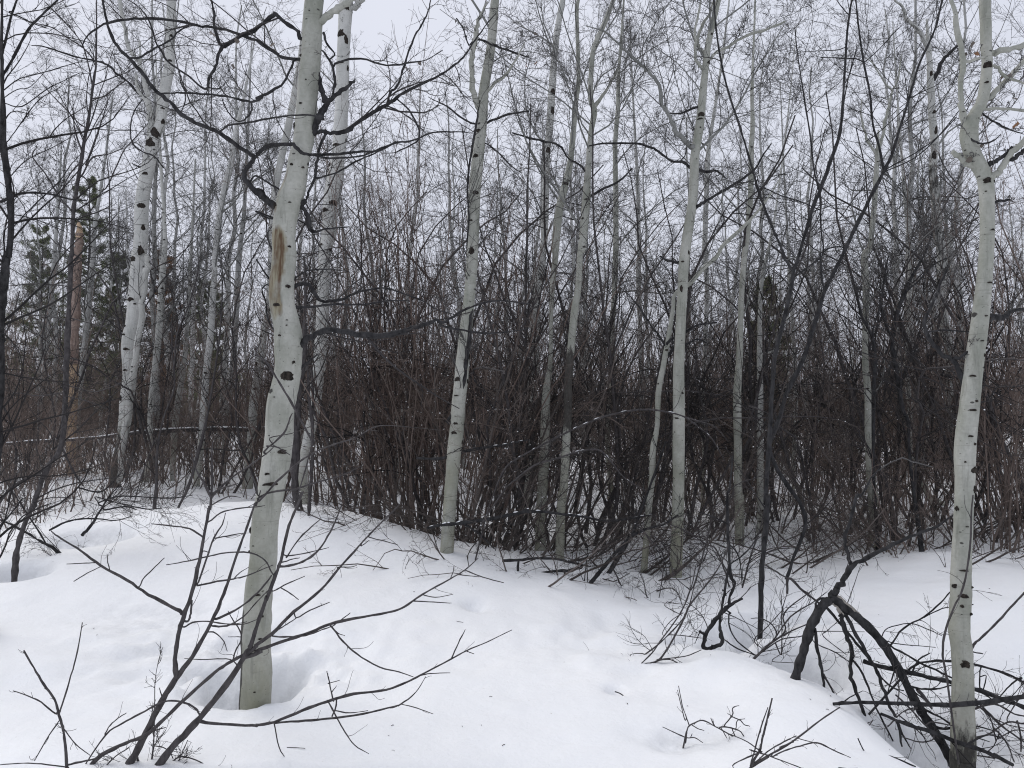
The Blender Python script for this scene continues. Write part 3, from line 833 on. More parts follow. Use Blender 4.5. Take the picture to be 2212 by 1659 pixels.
A4 = aspen('clean pale aspen with a wide left limb, standing between two leaning stems',
  'F 1460.5,1242,27 1465,1080,25 1465.5,953,26 1467,820,24.5 1469,720,22 1475,620,22 1480,553,22.5 R3 1170,1300,60 1190,1000,60 1222,750,54 1247,500,45 1270,300,40 1337,0,34',
  1461, 1241, 7.2, M_ASPEN,
  scars='R3 1290,228,18,16 1275,410,44,26 1220,750,58,30 1215,778,46,14 1190,1038,10 1215,835,10,10 1160,1440,10 1140,1640,12,30 R7 1090,215,20,50 1100,40,24,10 1100,888,14,14 1060,1050,30,12',
  limbs=['R3 1235,440,26 1205,410,22 1188,370,20 1190,280,18 1185,200,16 1215,60,13 1230,-40,9', 'R3 1248,350,24 1210,300,22 1205,250,20 1230,170,20 1280,90,16 1310,0,12', 'R3 1280,385,20 1330,335,19 1400,300,18 1520,230,17 1650,190,15 1770,140,11'],
  dark_limbs=['R3 1165,1090,18 1100,1050,18 1030,1040,17 960,990,16 900,955,16 800,930,15 620,930,13 500,945,9', 'R3 1205,1335,20 1260,1300,19 1400,1220,17 1560,1110,15 1620,1020,12 1680,930,8',
              'R3 1215,1100,22 1270,1115,20 1330,1110,14 1390,1160,8', 'R3 1240,690,16 1180,700,14 1090,735,12 1010,735,7', 'R7 1080,40,20 1010,30,16 960,0,10', 'R3 1090,1045,10 1120,1010,9 1130,960,6'],
  auto=(5, .55, .95), tw=8, levels=3, seed=3)
_lp = A4.part('limb', 'R3 1165,955,36 1130,925,34 1100,890,32 1060,850,30 1040,800,28 1000,720,27 970,660,26 950,540,24 910,490,22 870,450,20 790,380,17 700,300,14 600,205,11 480,170,6', M_LIMB, 8)
A4.lines = A4.lines[-1:]; A4.twigs(M_GTWIG, 7.0, 3)

aspen('crooked thin aspen leaning against the clean pale aspen beside it', 'S3 799,475,40 820,250,40 835,0,40 R7 888,1600,46 908,1450,40 915,1250,40 940,1100,32 949,900,37 982,700,35 1002,600,35 1042,350,26 1055,250,24 1150,180,26 1240,80,28 1330,0,25 R3 1370,1590,25 1490,1480,22 1540,1430,16', 1391, 1238, 7.35, M_ASPEN, ext=0.5,
  scars='R7 1000,610,26,14 945,828,16,10 915,1165,16,8', dark_limbs=['R7 1000,590,20 1030,540,18 1110,500,16 1200,450,12 1330,430,8', 'R7 1010,640,18 1060,590,18 1130,570,16 1200,540,12 1260,560,8', 'R7 1000,590,14 940,500,14 880,420,12 800,300,9 700,200,5'], auto=(3, .5, .95), tw=8, seed=4)
aspen('greenish aspen behind the brush tangle, its upper half bent to the right', 'S3 170,350,68 181,0,62 R7 214,1200,66 222,900,54 245,720,30 252,560,28 252,400,30 262,200,34 280,0,40 R3 282,1600,52 310,1350,52 345,1200,46 378,1050,40 400,850,36 415,650,32 430,500,28 420,100,24 430,0,22', 1168, 1192, 8.2, M_ASPEN, scars='R3 345,1195,50,24 325,1365,10 R7 190,1180,20,14', auto=(10, .4, .95), seed=6)
aspen('aspen with a blackened middle stretch, behind the brush tangle', 'S3 290,460,54 300,0,50 R7 325,1600,52 345,1350,54 360,1000,52 365,800,50 390,500,48 410,330,48 430,200,40 440,0,40 R3 452,1600,52 480,1300,54 490,1150,44 500,1000,38 515,850,36 535,720,38 510,640,34 515,450,32 525,330,32 560,240,34 600,150,32 640,50,30 660,0,26', 1208, 1224, 7.65, M_ASPEN,
  bands=[(735, 960, 1.0)], scars='R3 455,1420,20,14 430,1545,16,14 480,1350,10', limbs=['R3 540,690,26 600,600,20 660,500,16 700,400,12 720,240,8'], dark_limbs=['R3 500,1275,16 600,1220,16 700,1170,13 780,1090,9', 'R3 490,1130,14 440,1070,13 370,1030,12 300,940,14 200,915,13 100,890,12 0,860,9'], auto=(8, .4, .95), seed=7)
aspen('white barked aspen with black patches, farther back left of the bent greenish one', 'F 1136,1095,22 R7 90,1550,50 110,1250,54 140,900,46 155,700,40 160,300,48 190,80,50 R3 205,1600,46 215,1450,46 222,1050,46 235,900,46 260,600,48 270,450,44 285,250,40 310,100,38 330,0,36', 1136, 1092, 11.0, M_PALE, scars='R3 240,975,50,50 265,600,40,40 262,720,34,50 225,1290,20,14 R7 185,150,24,14', auto=(10, .35, .95), seed=8)
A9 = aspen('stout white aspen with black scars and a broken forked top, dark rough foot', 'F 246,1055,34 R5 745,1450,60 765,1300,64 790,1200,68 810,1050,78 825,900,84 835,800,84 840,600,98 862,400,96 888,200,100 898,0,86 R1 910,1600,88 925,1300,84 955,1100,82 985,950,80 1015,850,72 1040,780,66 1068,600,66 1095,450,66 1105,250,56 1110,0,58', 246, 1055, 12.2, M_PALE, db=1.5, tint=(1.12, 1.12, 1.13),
  scars='R5 875,25,50,34 865,285,60,24 820,455,40,18 815,510,36,14 840,605,36,15 825,740,34,14 800,920,20,40 895,315,20,10 R1 1085,200,36,16 1120,240,22,20 1115,405,30,16 1065,710,32,12 1065,790,28,36 1020,870,66,66 990,930,70,60 960,1135,36,20 935,1340,66,44 930,1630,44,60 945,1480,30,40',
  limbs=['R1 990,900,50 975,800,42 968,700,40 960,640,36 945,560,30 930,470,30 895,400,28 850,340,26 820,250,25 795,120,24 775,0,22', 'R1 945,645,26 900,590,24 885,540,20 880,480,16', 'R1 910,400,16 908,330,15 903,265,14', 'R5 780,1440,40 800,1200,44 830,1000,40 860,780,42 885,620,40 930,300,40 950,100,38 955,0,34'],
  dark_limbs=['R1 930,640,16 830,530,15 760,480,14 700,420,14 620,395,13 500,370,12 370,330,10 270,300,8 205,295,5', 'R1 915,655,8 870,720,8 850,800,8 850,900,9 900,970,10 1000,1015,9 1060,1090,6', 'R1 920,1090,14 890,1075,10 855,1060,6'],
  auto=(4, .7, .98), seed=9, tw=5)
aspen('smooth white slanting aspen clear of scars, left of the large stained trunk', 'R5 1275,1480,40 1300,1250,40 1315,1050,42 1335,800,46 1365,500,42 1376,300,42 1388,150,36 1395,0,34 R1 1410,1500,36 1440,1300,36 1470,1170,40 1500,1060,38 1520,900,30 1540,800,26 1570,680,22 1590,580,18 1610,480,14', 426, 1044, 13.0, M_PALE, ext=1.0, tint=(1.08, 1.08, 1.1), scars='R5 1340,757,30,14 1310,1015,20,6 1300,1130,22,12 1380,338,8', auto=(10, .4, .98), seed=10)
aspen('white black scarred aspen almost hidden behind the large stained trunk', 'F 533,1065,22 R5 1625,1200,52 1640,1000,56 1660,850,56 1690,650,50 1715,480,46 1745,300,44 R2 105,1550,42 125,1250,44 160,1050,44 215,800,46 260,550,40 300,300,36 330,0,30', 533, 1063, 13.2, M_PALE, scars='R5 1665,700,34,30 1660,860,44,14 1605,1130,50,18 1700,520,24,16', auto=(8, .35, .9), seed=11)
aspen('tall white aspen with black branch scars, right behind the large stained trunk', 'F 650,1085,32 R6 312,1300,58 335,1200,70 380,1000,72 400,780,82 410,686,80 430,300,80 445,0,76 R2 475,1500,98 492,1250,96 532,1000,88 545,850,90 556,600,86 566,300,84 577,80,92 590,0,88', 652, 1082, 11.0, M_PALE, tint=(1.15, 1.15, 1.16),
  scars='R2 555,230,60,46 592,270,30,60 550,420,54,18 600,450,18,40 525,950,76,16 480,1075,44,30 515,1320,66,34 455,1370,60,24 595,60,46,60 590,910,12,30 485,1210,30,14 520,1620,40,30 430,1590,20,14', dark_limbs=['R2 600,540,20 640,525,14'], limbs=['R2 600,90,40 650,30,40 700,-10,36'], auto=(6, .6, .98), seed=12)
aspen('greenish aspen with swollen lower trunk, close left neighbour of a thinner straight one', 'S3 1383,300,56 1378,0,55 R7 1467,1600,54 1465,1250,52 1462,900,52 1475,650,42 1487,300,36 1508,0,35 R3 1525,1550,34 1545,1300,36 1550,1000,34 1560,800,28 1555,600,22 1560,450,14', 1598, 1177, 8.75, M_ASPEN, auto=(11, .4, .98), auto_scars=5, seed=13)
aspen('thin straight aspen with a snapped side branch below its pale top', 'S3 1505,240,38 R7 1608,1650,44 1610,1200,42 1609,900,40 1606,600,34 R8 60,300,26 82,100,26 105,0,22 R4 140,1500,16 170,1300,12', 1641, 1156, 9.4, M_PALE, limbs=['R8 60,640,16 100,630,13 140,620,12 150,600,6'], auto=(7, .4, .98), auto_scars=4, seed=14)
aspen('pale aspen standing past the broken sapling, its top splitting in three', 'S4 740,300,58 742,0,56 R8 790,1600,56 765,1250,50 757,900,44 742,650,38 745,400,36 748,200,42 735,0,40 R4 770,1600,34 795,1400,32 810,1150,32 820,1010,26', 1885, 1178, 8.8, M_ASPEN, ext=0.3, limbs=['R4 815,1020,22 790,960,18 750,900,16 715,750,10 720,640,6', 'R4 822,1010,22 850,900,22 880,750,20 905,650,18 918,585,16', 'R4 918,585,13 880,550,12 830,480,10 790,410,8 750,380,5', 'R4 918,585,12 950,520,11 965,440,9 975,350,6'], auto=(7, .45, .97), auto_scars=6, seed=15)
aspen('whitish aspen with three bends, fourth from the forked foreground aspen', 'F 2025,1110,16 R8 1045,1300,26 1030,1000,30 1010,700,30 1020,400,28 1035,100,30 R4 1020,1500,28 1000,1300,24 985,1100,16', 2025, 1105, 11.2, M_PALE, auto=(9, .4, .97), auto_scars=6, seed=16)
aspen('short dead aspen spar, white and without branches, far right thicket', 'F 2058,1102,12 R8 1115,1500,22 1135,1250,24 1145,1050,20 1150,900,14', 2058, 1100, 11.6, M_PALE, ext=0.2, auto=(0, 0, 1), auto_scars=3, seed=17, tw=0)
aspen('peeling brown and white aspen with a leaning broken crown, behind the forked foreground aspen', 'F 2080,1105,20 R8 1310,1200,42 1290,1000,44 1288,700,50 1275,550,54 1250,400,54 1237,200,58 1240,0,60 R4 1215,1500,60 1195,1250,58 1180,1100,50 1190,950,48 1172,750,46 1168,600,44 1160,450,38 1150,300,30', 2080, 1100, 11.0, M_PALE, bands=[(280, 500, .55)], ext=0.4, scars='R4 1190,850,30,60 1175,1010,30,60 1160,480,20,40 1180,730,30,30', limbs=['R4 1155,320,28 1100,220,24 1060,165,22 1010,130,22 990,60,18 930,0,12'], dark_limbs=['R4 1185,510,30 1230,420,26 1270,360,20 1340,300,14'], auto=(7, .5, .98), seed=18)
aspen('weak grey aspen threading the middle of the brush', 'R7 640,1560,36 640,1500,36 620,1200,34 630,1000,30 655,750,36 650,450,34 660,300,36 672,0,38 R3 675,1500,36 670,1100,32 670,900,30 686,700,28 690,500,24 700,350,16', 1319, 1073, 11.5, M_ASPEN, auto=(9, .4, .97), auto_scars=5, seed=19)
aspen('narrow white aspen just right of the clean pale one, farther back', 'R7 1238,1640,24 1245,1200,24 1240,900,26 1247,700,26 1260,400,28 1265,200,30 1255,0,32 R3 1250,1600,34 1260,1300,32 1270,1000,30 1300,800,20', 1518, 1098, 11.4, M_PALE, auto=(9, .4, .97), auto_scars=6, seed=20)
aspen('thin speckled aspen right of the stout scarred one', 'R5 945,1480,34 970,1250,32 975,1000,34 1002,750,42 1030,500,42 1045,250,38 1062,0,36 R1 1070,1500,24 1050,1200,20', 315, 1044, 13.4, M_PALE, auto=(8, .4, .95), auto_scars=9, seed=21)
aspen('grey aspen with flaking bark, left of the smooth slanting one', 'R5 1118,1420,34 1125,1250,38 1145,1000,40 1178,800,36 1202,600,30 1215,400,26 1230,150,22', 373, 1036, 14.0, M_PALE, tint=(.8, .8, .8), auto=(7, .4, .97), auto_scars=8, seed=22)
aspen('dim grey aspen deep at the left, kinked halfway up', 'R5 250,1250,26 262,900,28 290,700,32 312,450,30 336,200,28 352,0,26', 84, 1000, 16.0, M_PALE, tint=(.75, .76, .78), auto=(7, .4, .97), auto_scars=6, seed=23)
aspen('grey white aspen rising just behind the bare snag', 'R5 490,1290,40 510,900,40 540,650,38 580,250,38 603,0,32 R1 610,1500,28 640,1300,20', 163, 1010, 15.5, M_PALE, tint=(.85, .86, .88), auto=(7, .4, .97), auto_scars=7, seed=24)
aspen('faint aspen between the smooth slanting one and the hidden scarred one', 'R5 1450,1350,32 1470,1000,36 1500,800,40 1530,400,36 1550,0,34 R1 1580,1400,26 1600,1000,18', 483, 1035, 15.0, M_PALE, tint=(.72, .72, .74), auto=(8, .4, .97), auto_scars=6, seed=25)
aspen('plain pale aspen rising from the middle of the brush, behind all its neighbours', 'R7 850,1400,28 838,800,30 828,400,32 820,100,34 825,0,32 R3 820,1500,28 815,1200,24 800,900,16', 1392, 1050, 14.0, M_PALE, tint=(.85, .85, .86), auto=(9, .4, .97), auto_scars=6, seed=26)
aspen('pale aspen left of the three way split one, slim and far', 'R8 275,1350,24 290,1000,26 285,750,24 270,450,24 250,100,20 R4 230,1400,14', 1722, 1070, 12.5, M_PALE, tint=(.85, .85, .86), auto=(8, .35, .97), auto_scars=6, seed=27)

# bare snag with yellow wood
SN = Plant('dead_snag', 'broken dead snag with peeled yellow wood and no branches', 'tree', 160, 1005, 15.0, None, 30)
SN.trunk('R5 462,1300,56 465,1150,60 475,900,60 480,700,56', M_SNAG, 12, ext=0.01)
SN.tS0 = SN.tP
mb = MB(); P_, R_, S_ = SN.trace('R5 480,700,58 490,300,56 502,0,56 R1 512,1600,52 515,1510,46', slope=0.0, per=6, jit=0.03)
mb.tubes(P_, R_, 12, bump=0.06, rng=SN.rng); mb.build('bark_sleeve', M_SLEEVE, SN.root, SN.p)
SN.part('broken_top', 'R1 512,1540,44 515,1480,34 508,1440,12', M_SNAG, 10, carry=False, slope=0.0)
SN.scars('R5 480,160,40,16 475,570,30,40 470,640,40,30')

# ------------------------------------------------------------------ dark saplings and hand traced shrubs
def shrub(name, label, cat, u, v, d, stems, branches=(), twig=(6, 2), seed=0, mat=M_STEM, tmat=M_TWIG, group=None, slope=None, absL=None, rmin=0.0013, ang=0.7, up=0.06, curl=0.15, caps=(), sides=7):
    T = Plant(name, label, cat, u, v, d, group, seed)
    so = []
    for q in stems:
        sl = slope
        if isinstance(q, tuple): q, sl = q
        so.append(T.part('stem', q, mat, sides + 1, rootit=len(so) == 0 or parse(q)[0, 1] > 1655, slope=sl, wmul=0.86, jit=0.10, bump=0.03, tol=26))
    for q in branches:
        sl = None
        if isinstance(q, tuple): q, sl = q
        T.part('branch', q, mat, 5, slope=sl, jit=0.16, bump=0.03)
    if twig[0]:
        T.twigs(tmat, twig[0], twig[1], curl=curl, up=up, ang=ang, rmin=rmin, absL=absL)
    for k in caps:
        snow_cap(T.lines[k][0], T.lines[k][1], T.rng, T.root, T.p)
    return T

GS = 'dark bare saplings among the aspens'
shrub('sapling', 'thick dark sapling cut by the left edge, branching near the top', 'sapling', -12, 1190, 5.2,
  ['F -25,1260,30 -18,1100,28 -5,900,26 -2,750,24 R5 0,550,56 12,350,58 28,150,60 42,0,58 R1 62,1640,44 72,1350,46 42,1100,46 20,900,44 15,500,26 10,300,24 15,0,20', 'R1 20,490,20 60,420,20 100,350,20 150,250,20 205,165,19 300,70,16 375,0,12 450,-90,8', 'R1 15,350,18 45,220,18 75,100,16 110,0,14 140,-90,8'],
  ['R1 0,1310,16 100,1265,18 200,1250,16 330,1260,14 450,1290,12 560,1300,10', 'R1 30,580,8 130,510,8 300,465,7 430,425,6 540,395,4', 'R1 30,670,8 140,690,8 300,580,7 420,520,5 520,470,4', 'R1 80,1480,8 200,1350,8 380,1180,7 450,1080,6 520,1000,4', 'R1 45,920,7 120,820,7 250,650,6 400,560,4', 'R1 60,1150,7 170,1040,7 330,960,6 460,890,4', 'R1 20,640,6 110,580,6 200,560,5 330,420,3', 'R1 70,1390,8 220,1420,7 420,1500,6', 'R1 60,80,9 130,110,9 210,150,8 300,180,6'],
  (9, 3), 31, M_DARK, group=GS, up=0.02)
shrub('sapling', 'dark crooked sapling in its own snow hole at the left, bowing then rising straight', 'sapling', 43, 1243, None,
  ['S1 88,500,44 100,350,40 135,220,34 200,60,30 R5 210,1640,34 255,1500,34 310,1370,36 380,1270,36 412,1150,40 428,850,40 435,550,38 450,300,36 460,0,34 R1 465,1650,32 475,1400,28 500,1200,28 540,950,25 580,730,22 610,500,18 623,400,14 626,0,8'],
  ['R1 480,1400,12 450,1350,12 380,1270,11 290,1120,10 210,1015,9 240,950,6', 'R1 500,1180,12 540,1120,10 600,1020,10 700,1000,7 800,960,5', 'R1 560,830,10 500,790,9 420,700,8 340,620,6 270,540,5', 'R1 560,1060,16 620,900,12 660,780,9 700,660,7', 'R1 530,980,12 490,860,10 475,760,8 472,620,5', 'R1 600,560,9 550,330,9 480,210,8 330,50,7 290,10,5', 'R1 620,400,9 540,310,9 430,240,8 340,180,7 230,150,7 120,115,5 20,60,4', 'R1 600,640,9 680,620,8 760,560,7 830,510,4', 'R1 520,1050,9 430,1170,8 380,1350,7', 'R1 545,1150,8 660,1240,8 740,1110,9 800,980,8 860,910,7 960,800,5',
   'R5 380,1270,16 280,1390,16 100,1480,12 0,1600,9', 'R5 400,1240,14 480,1400,13 540,1490,9', 'R5 430,880,8 250,905,7 100,890,6 0,940,4', 'R5 440,840,8 600,880,7 720,850,6 800,810,4', 'R5 450,200,8 250,180,7 50,195,5', 'R5 440,400,8 600,440,7 760,480,5', 'R5 430,910,7 560,940,6 690,990,4', 'R5 470,420,7 300,390,6 120,380,4'],
  (7, 3), 32, M_STEM, group=GS, up=0.02)
shrub('sapling', 'tall dark sapling standing clear in its own snow hole, forking twice above head height', 'sapling', 1642, 1350, None,
  ['S3 1508,795,40 1512,650,39 1515,500,40 1540,200,37 1556,0,36 R8 95,1600,36 120,1200,36 145,750,34 165,600,33 210,420,32 260,200,30 277,95,28 310,0,26 R4 400,1350,27 450,1230,28 530,1000,28 580,850,24 600,600,19 625,200,15 655,0,14 680,-90,8', 'R8 275,100,22 240,50,20 205,0,18 R4 210,1640,18 100,1380,18 30,1180,17 R3 1600,1250,17 1530,1000,17 1480,830,17 1390,550,15 1330,250,14 1308,0,12 1300,-90,7',
   'R8 280,135,12 400,50,12 R4 470,1640,12 455,1500,13 447,1280,13 410,1100,13 380,850,12 340,600,11 300,330,9 285,180,8', 'R4 440,1260,10 490,1100,10 560,900,9 620,560,9 660,400,7 700,290,5'],
  ['R4 445,1360,9 330,1310,9 200,1270,8 90,1220,7 0,1190,6', 'R4 600,560,7 640,480,7 690,290,6', 'R4 610,380,8 540,375,8 450,370,5', 'R4 620,380,8 680,380,8 735,405,8', 'R4 640,100,8 600,60,8 555,0,6'],
  (2.5, 2), 33, M_DARK, group=GS, slope=0.1, absL=0.5, up=0.08)
shrub('sapling', 'dark right leaning sapling with a high fork, beyond the one in its snow hole', 'sapling', 1698, 1252, None,
  ['S4 212,518,22 270,350,24 330,120,26 R8 130,1300,30 190,1030,34 235,880,36 300,750,38 345,650,38 400,480,36 475,235,30 530,120,26 590,0,24 R4 700,1430,27 800,1230,28 862,1108,28 910,1010,22 960,850,19 1030,620,18 1090,420,17 1150,290,17 1200,170,16 1240,0,15 1280,-90,9', 'R4 862,1108,20 830,950,18 790,800,16 770,600,15 730,400,15 700,200,14 680,0,13 660,-90,8', 'R8 478,230,18 465,170,18 455,100,17 450,0,15 R4 450,1640,14'],
  ['R4 870,1100,9 1000,1030,9 1130,950,9 1240,860,8 1330,760,7', 'R4 870,1110,8 1050,1030,8 1200,900,7 1400,650,6 1480,520,4', 'R4 735,405,8 850,300,8 920,220,7 960,180,5', 'R4 580,1600,12 500,1610,10 460,1650,9', 'R4 780,750,6 640,700,5', 'R4 1020,640,7 1120,590,6 1190,560,4', 'R4 1010,690,7 850,840,7 740,920,6'],
  (3.0, 2), 34, M_DARK, group=GS, slope=0.12, absL=0.55, up=0.08)
shrub('sapling', 'dark bent sapling with a hooked neck beyond the forked foreground aspen', 'sapling', 1985, 1190, 8.0,
  ['F 1992,1200,14 R8 1030,1300,22 1020,1080,26 985,1000,30 960,850,32 930,680,34 915,560,34 940,400,32 1000,230,28 1060,100,22 1120,0,14 R4 1180,1500,9'], ['R8 920,540,14 860,400,12 850,260,12 890,0,9', 'R8 1000,230,12 1090,160,12 1180,60,10 1300,0,6', 'R8 960,850,10 1020,700,10 1090,560,6'], (8, 3), 35, M_DARK, group=GS)
shrub('sapling', 'dark wavering sapling right of the three way split aspen', 'sapling', 1900, 1170, 8.4,
  ['F 1896,1185,10 R8 800,1500,22 792,1300,26 795,950,28 800,760,28 805,650,26 785,520,24 730,420,20 700,330,16 690,200,12'], ['R8 800,620,14 790,480,12 830,350,12 850,240,9 890,80,6', 'R8 800,560,10 760,470,9 740,320,6'], (9, 3), 36, M_DARK, group=GS)
shrub('sapling', 'brown stem rising against the right flank of the large stained trunk', 'sapling', 655, 1100, 7.8,
  ['F 648,1112,26 R6 250,1500,60 255,1250,70 270,1000,56 300,750,44 315,550,36 320,300,26 318,100,18 310,0,12'], ['R6 330,700,14 345,900,22 370,1150,26 362,1400,24 350,1560,24 340,1700,22'], (5, 2), 37, M_STEM, group=GS, slope=0)
shrub('sapling', 'thin dark sapling left of the slanting smooth aspen, forked low in the snow', 'sapling', 385, 1085, 9.0,
  ['R5 1160,1620,18 1220,1500,22 1270,1330,26 1310,1180,22 1350,1000,18 1400,700,16 1430,450,14 1440,200,10 1435,0,7', 'R5 1000,1640,26 1015,1450,24 1020,1250,18 1060,1050,14 1130,850,14 1115,600,10 1115,430,8', 'R5 870,1600,8 920,1420,9 1000,1200,8'], ['R5 1130,700,12 1150,500,12 1220,330,10 1280,120,8 1290,0,6'], (8, 3), 38, M_STEM, group=GS)

# leaning, snow dusted stems of the tangle in the middle
GT = 'leaning stems of the middle tangle'
shrub('leaning_sapling', 'lower of two parallel dark leaning stems at the foot of the crooked thin aspen', 'fallen branch', 1277, 1258, None,
  ['S3 478,535,28 540,460,26 640,340,26 720,260,24 820,205,20 920,180,15 1010,120,10'], ['S3 640,340,12 700,300,10 740,200,9 760,80,5'], (8, 3), 41, M_DARK, group=GT, slope=0.15)
shrub('leaning_sapling', 'shorter dark leaning stem behind its parallel twin at the foot of the crooked thin aspen', 'fallen branch', 1322, 1234, None,
  ['S3 580,487,34 640,390,32 700,290,28 740,215,22 R7 1000,1200,14'], [], (8, 3), 42, M_DARK, group=GT, slope=0.1)
shrub('arching_branch', 'snow dusted long branch arching in front of the two pale middle aspens', 'fallen branch', 1150, 1210, 6.8,
  ['R6 1500,1650,12 R7 -60,1400,12 40,1310,13 250,1195,14 450,1100,15 600,1040,15 750,1005,14 880,995,13 1000,1010,13 1110,1040,12 1200,1100,10 1300,1190,8 1380,1330,5'], ['R7 1110,1040,9 1240,1080,8 1320,1110,6 1400,1200,4'], (8, 2), 43, M_STEM, group=GT, slope=-0.05, caps=(0,), absL=0.3)
shrub('arching_branch', 'shorter snow dusted branch bent like a tent below the long arching one', 'fallen branch', 1165, 1235, 6.7,
  ['R7 -40,1500,12 140,1360,13 300,1310,14 420,1270,14 560,1255,13 640,1330,12 730,1440,10 880,1530,6'], [], (8, 2), 44, M_STEM, group=GT, slope=-0.05, caps=(0,), absL=0.3)
shrub('fallen_limb', 'thick dark limb lying level across the foot of the brush', 'fallen branch', 1115, 1195, 6.9,
  ['S2 1040,200,20 1140,180,24 1250,170,26 1450,140,26 1659,95,24 S3 60,102,22 200,102,20 330,120,18 430,130,18 550,155,16 680,150,14 850,120,9'], ['S2 1250,170,14 1350,230,14 1450,330,10'], (9, 3), 45, M_DARK, group=GT, slope=0.0, caps=(0,), absL=0.45)
shrub('fallen_limb', 'dark limb with snow patches slung low from the climbing stem aspen to the right', 'fallen branch', 980, 1110, 7.0,
  ['R6 1040,1310,18 1200,1312,24 1300,1280,22 1450,1245,20 1600,1225,16 1770,1190,10'], [], (9, 3), 46, M_DARK, group=GT, slope=0.1, caps=(0,), absL=0.5)
shrub('fallen_limb', 'bare black limb half sunk in snow at the tail of the mound', 'fallen branch', 1130, 1240, 6.75,
  ['S3 -60,400,22 40,395,20 150,385,18 270,390,16 400,420,12 480,435,6', 'S3 180,470,20 280,462,24 355,458,22 S3 420,440,10', 'S3 320,462,16 322,530,15 318,595,14'], ['S3 40,470,14 110,500,12 200,540,10 260,580,8 300,597,5', 'S3 130,510,8 220,530,8 280,520,5'], (8, 2), 47, M_DARK, group=GT, slope=0.0, absL=0.3)
shrub('fallen_limb', 'dark twiggy branches flattened on the snow at the left edge of the mound', 'fallen branch', 150, 1190, 6.8,
  ['S1 320,318,20 260,290,18 180,240,16 90,190,13 0,150,9', 'S1 300,215,14 400,165,13 500,145,12 600,145,10 700,155,8 800,130,5', 'S1 500,245,22 550,190,20 600,110,16 650,30,12 R5 760,1500,8', 'S1 270,280,12 170,120,11 110,30,9 R5 50,1480,7 0,1400,5', 'S1 0,190,12 60,120,12 140,20,9', 'S1 640,90,10 760,70,10 830,90,6', 'R5 640,1600,10 760,1560,10 900,1560,9 1100,1570,8 1250,1550,5', 'R5 620,1560,8 760,1600,9 950,1640,8 1080,1630,4', 'R5 500,1500,12 640,1530,12 720,1480,9 800,1380,6'], [], (13, 3), 48, M_DARK, group=GT, slope=None, absL=0.38, up=0.0, tmat=M_STEM)
# fallen trunk at the left, capped with snow
LG = Plant('fallen_log', 'long fallen trunk capped with a thin line of snow, resting among the left trees', 'log', 300, 1045, 13.6, None, 49)
P_, R_, S_ = LG.trace('R5 -60,1225,18 200,1205,18 400,1195,20 640,1178,20 850,1150,22 1000,1138,24 1250,1125,26 1450,1122,28 1600,1125,30 1740,1120,30', slope=0.0, jit=0.05)
mb = MB(); mb.tubes(P_, R_, 10, bump=0.04, rng=LG.rng, cap=True); mb.build('trunk', M_STEM, LG.root, LG.p)
mb = MB(); mb.tubes(P_ + np.array([0, 0, 1.0]) * (R_ * 0.75)[:, None], R_ * 0.62, 8, bump=0.10, rng=LG.rng, cap=True); mb.build('snow_cap', M_SNOW, LG.root, LG.p)

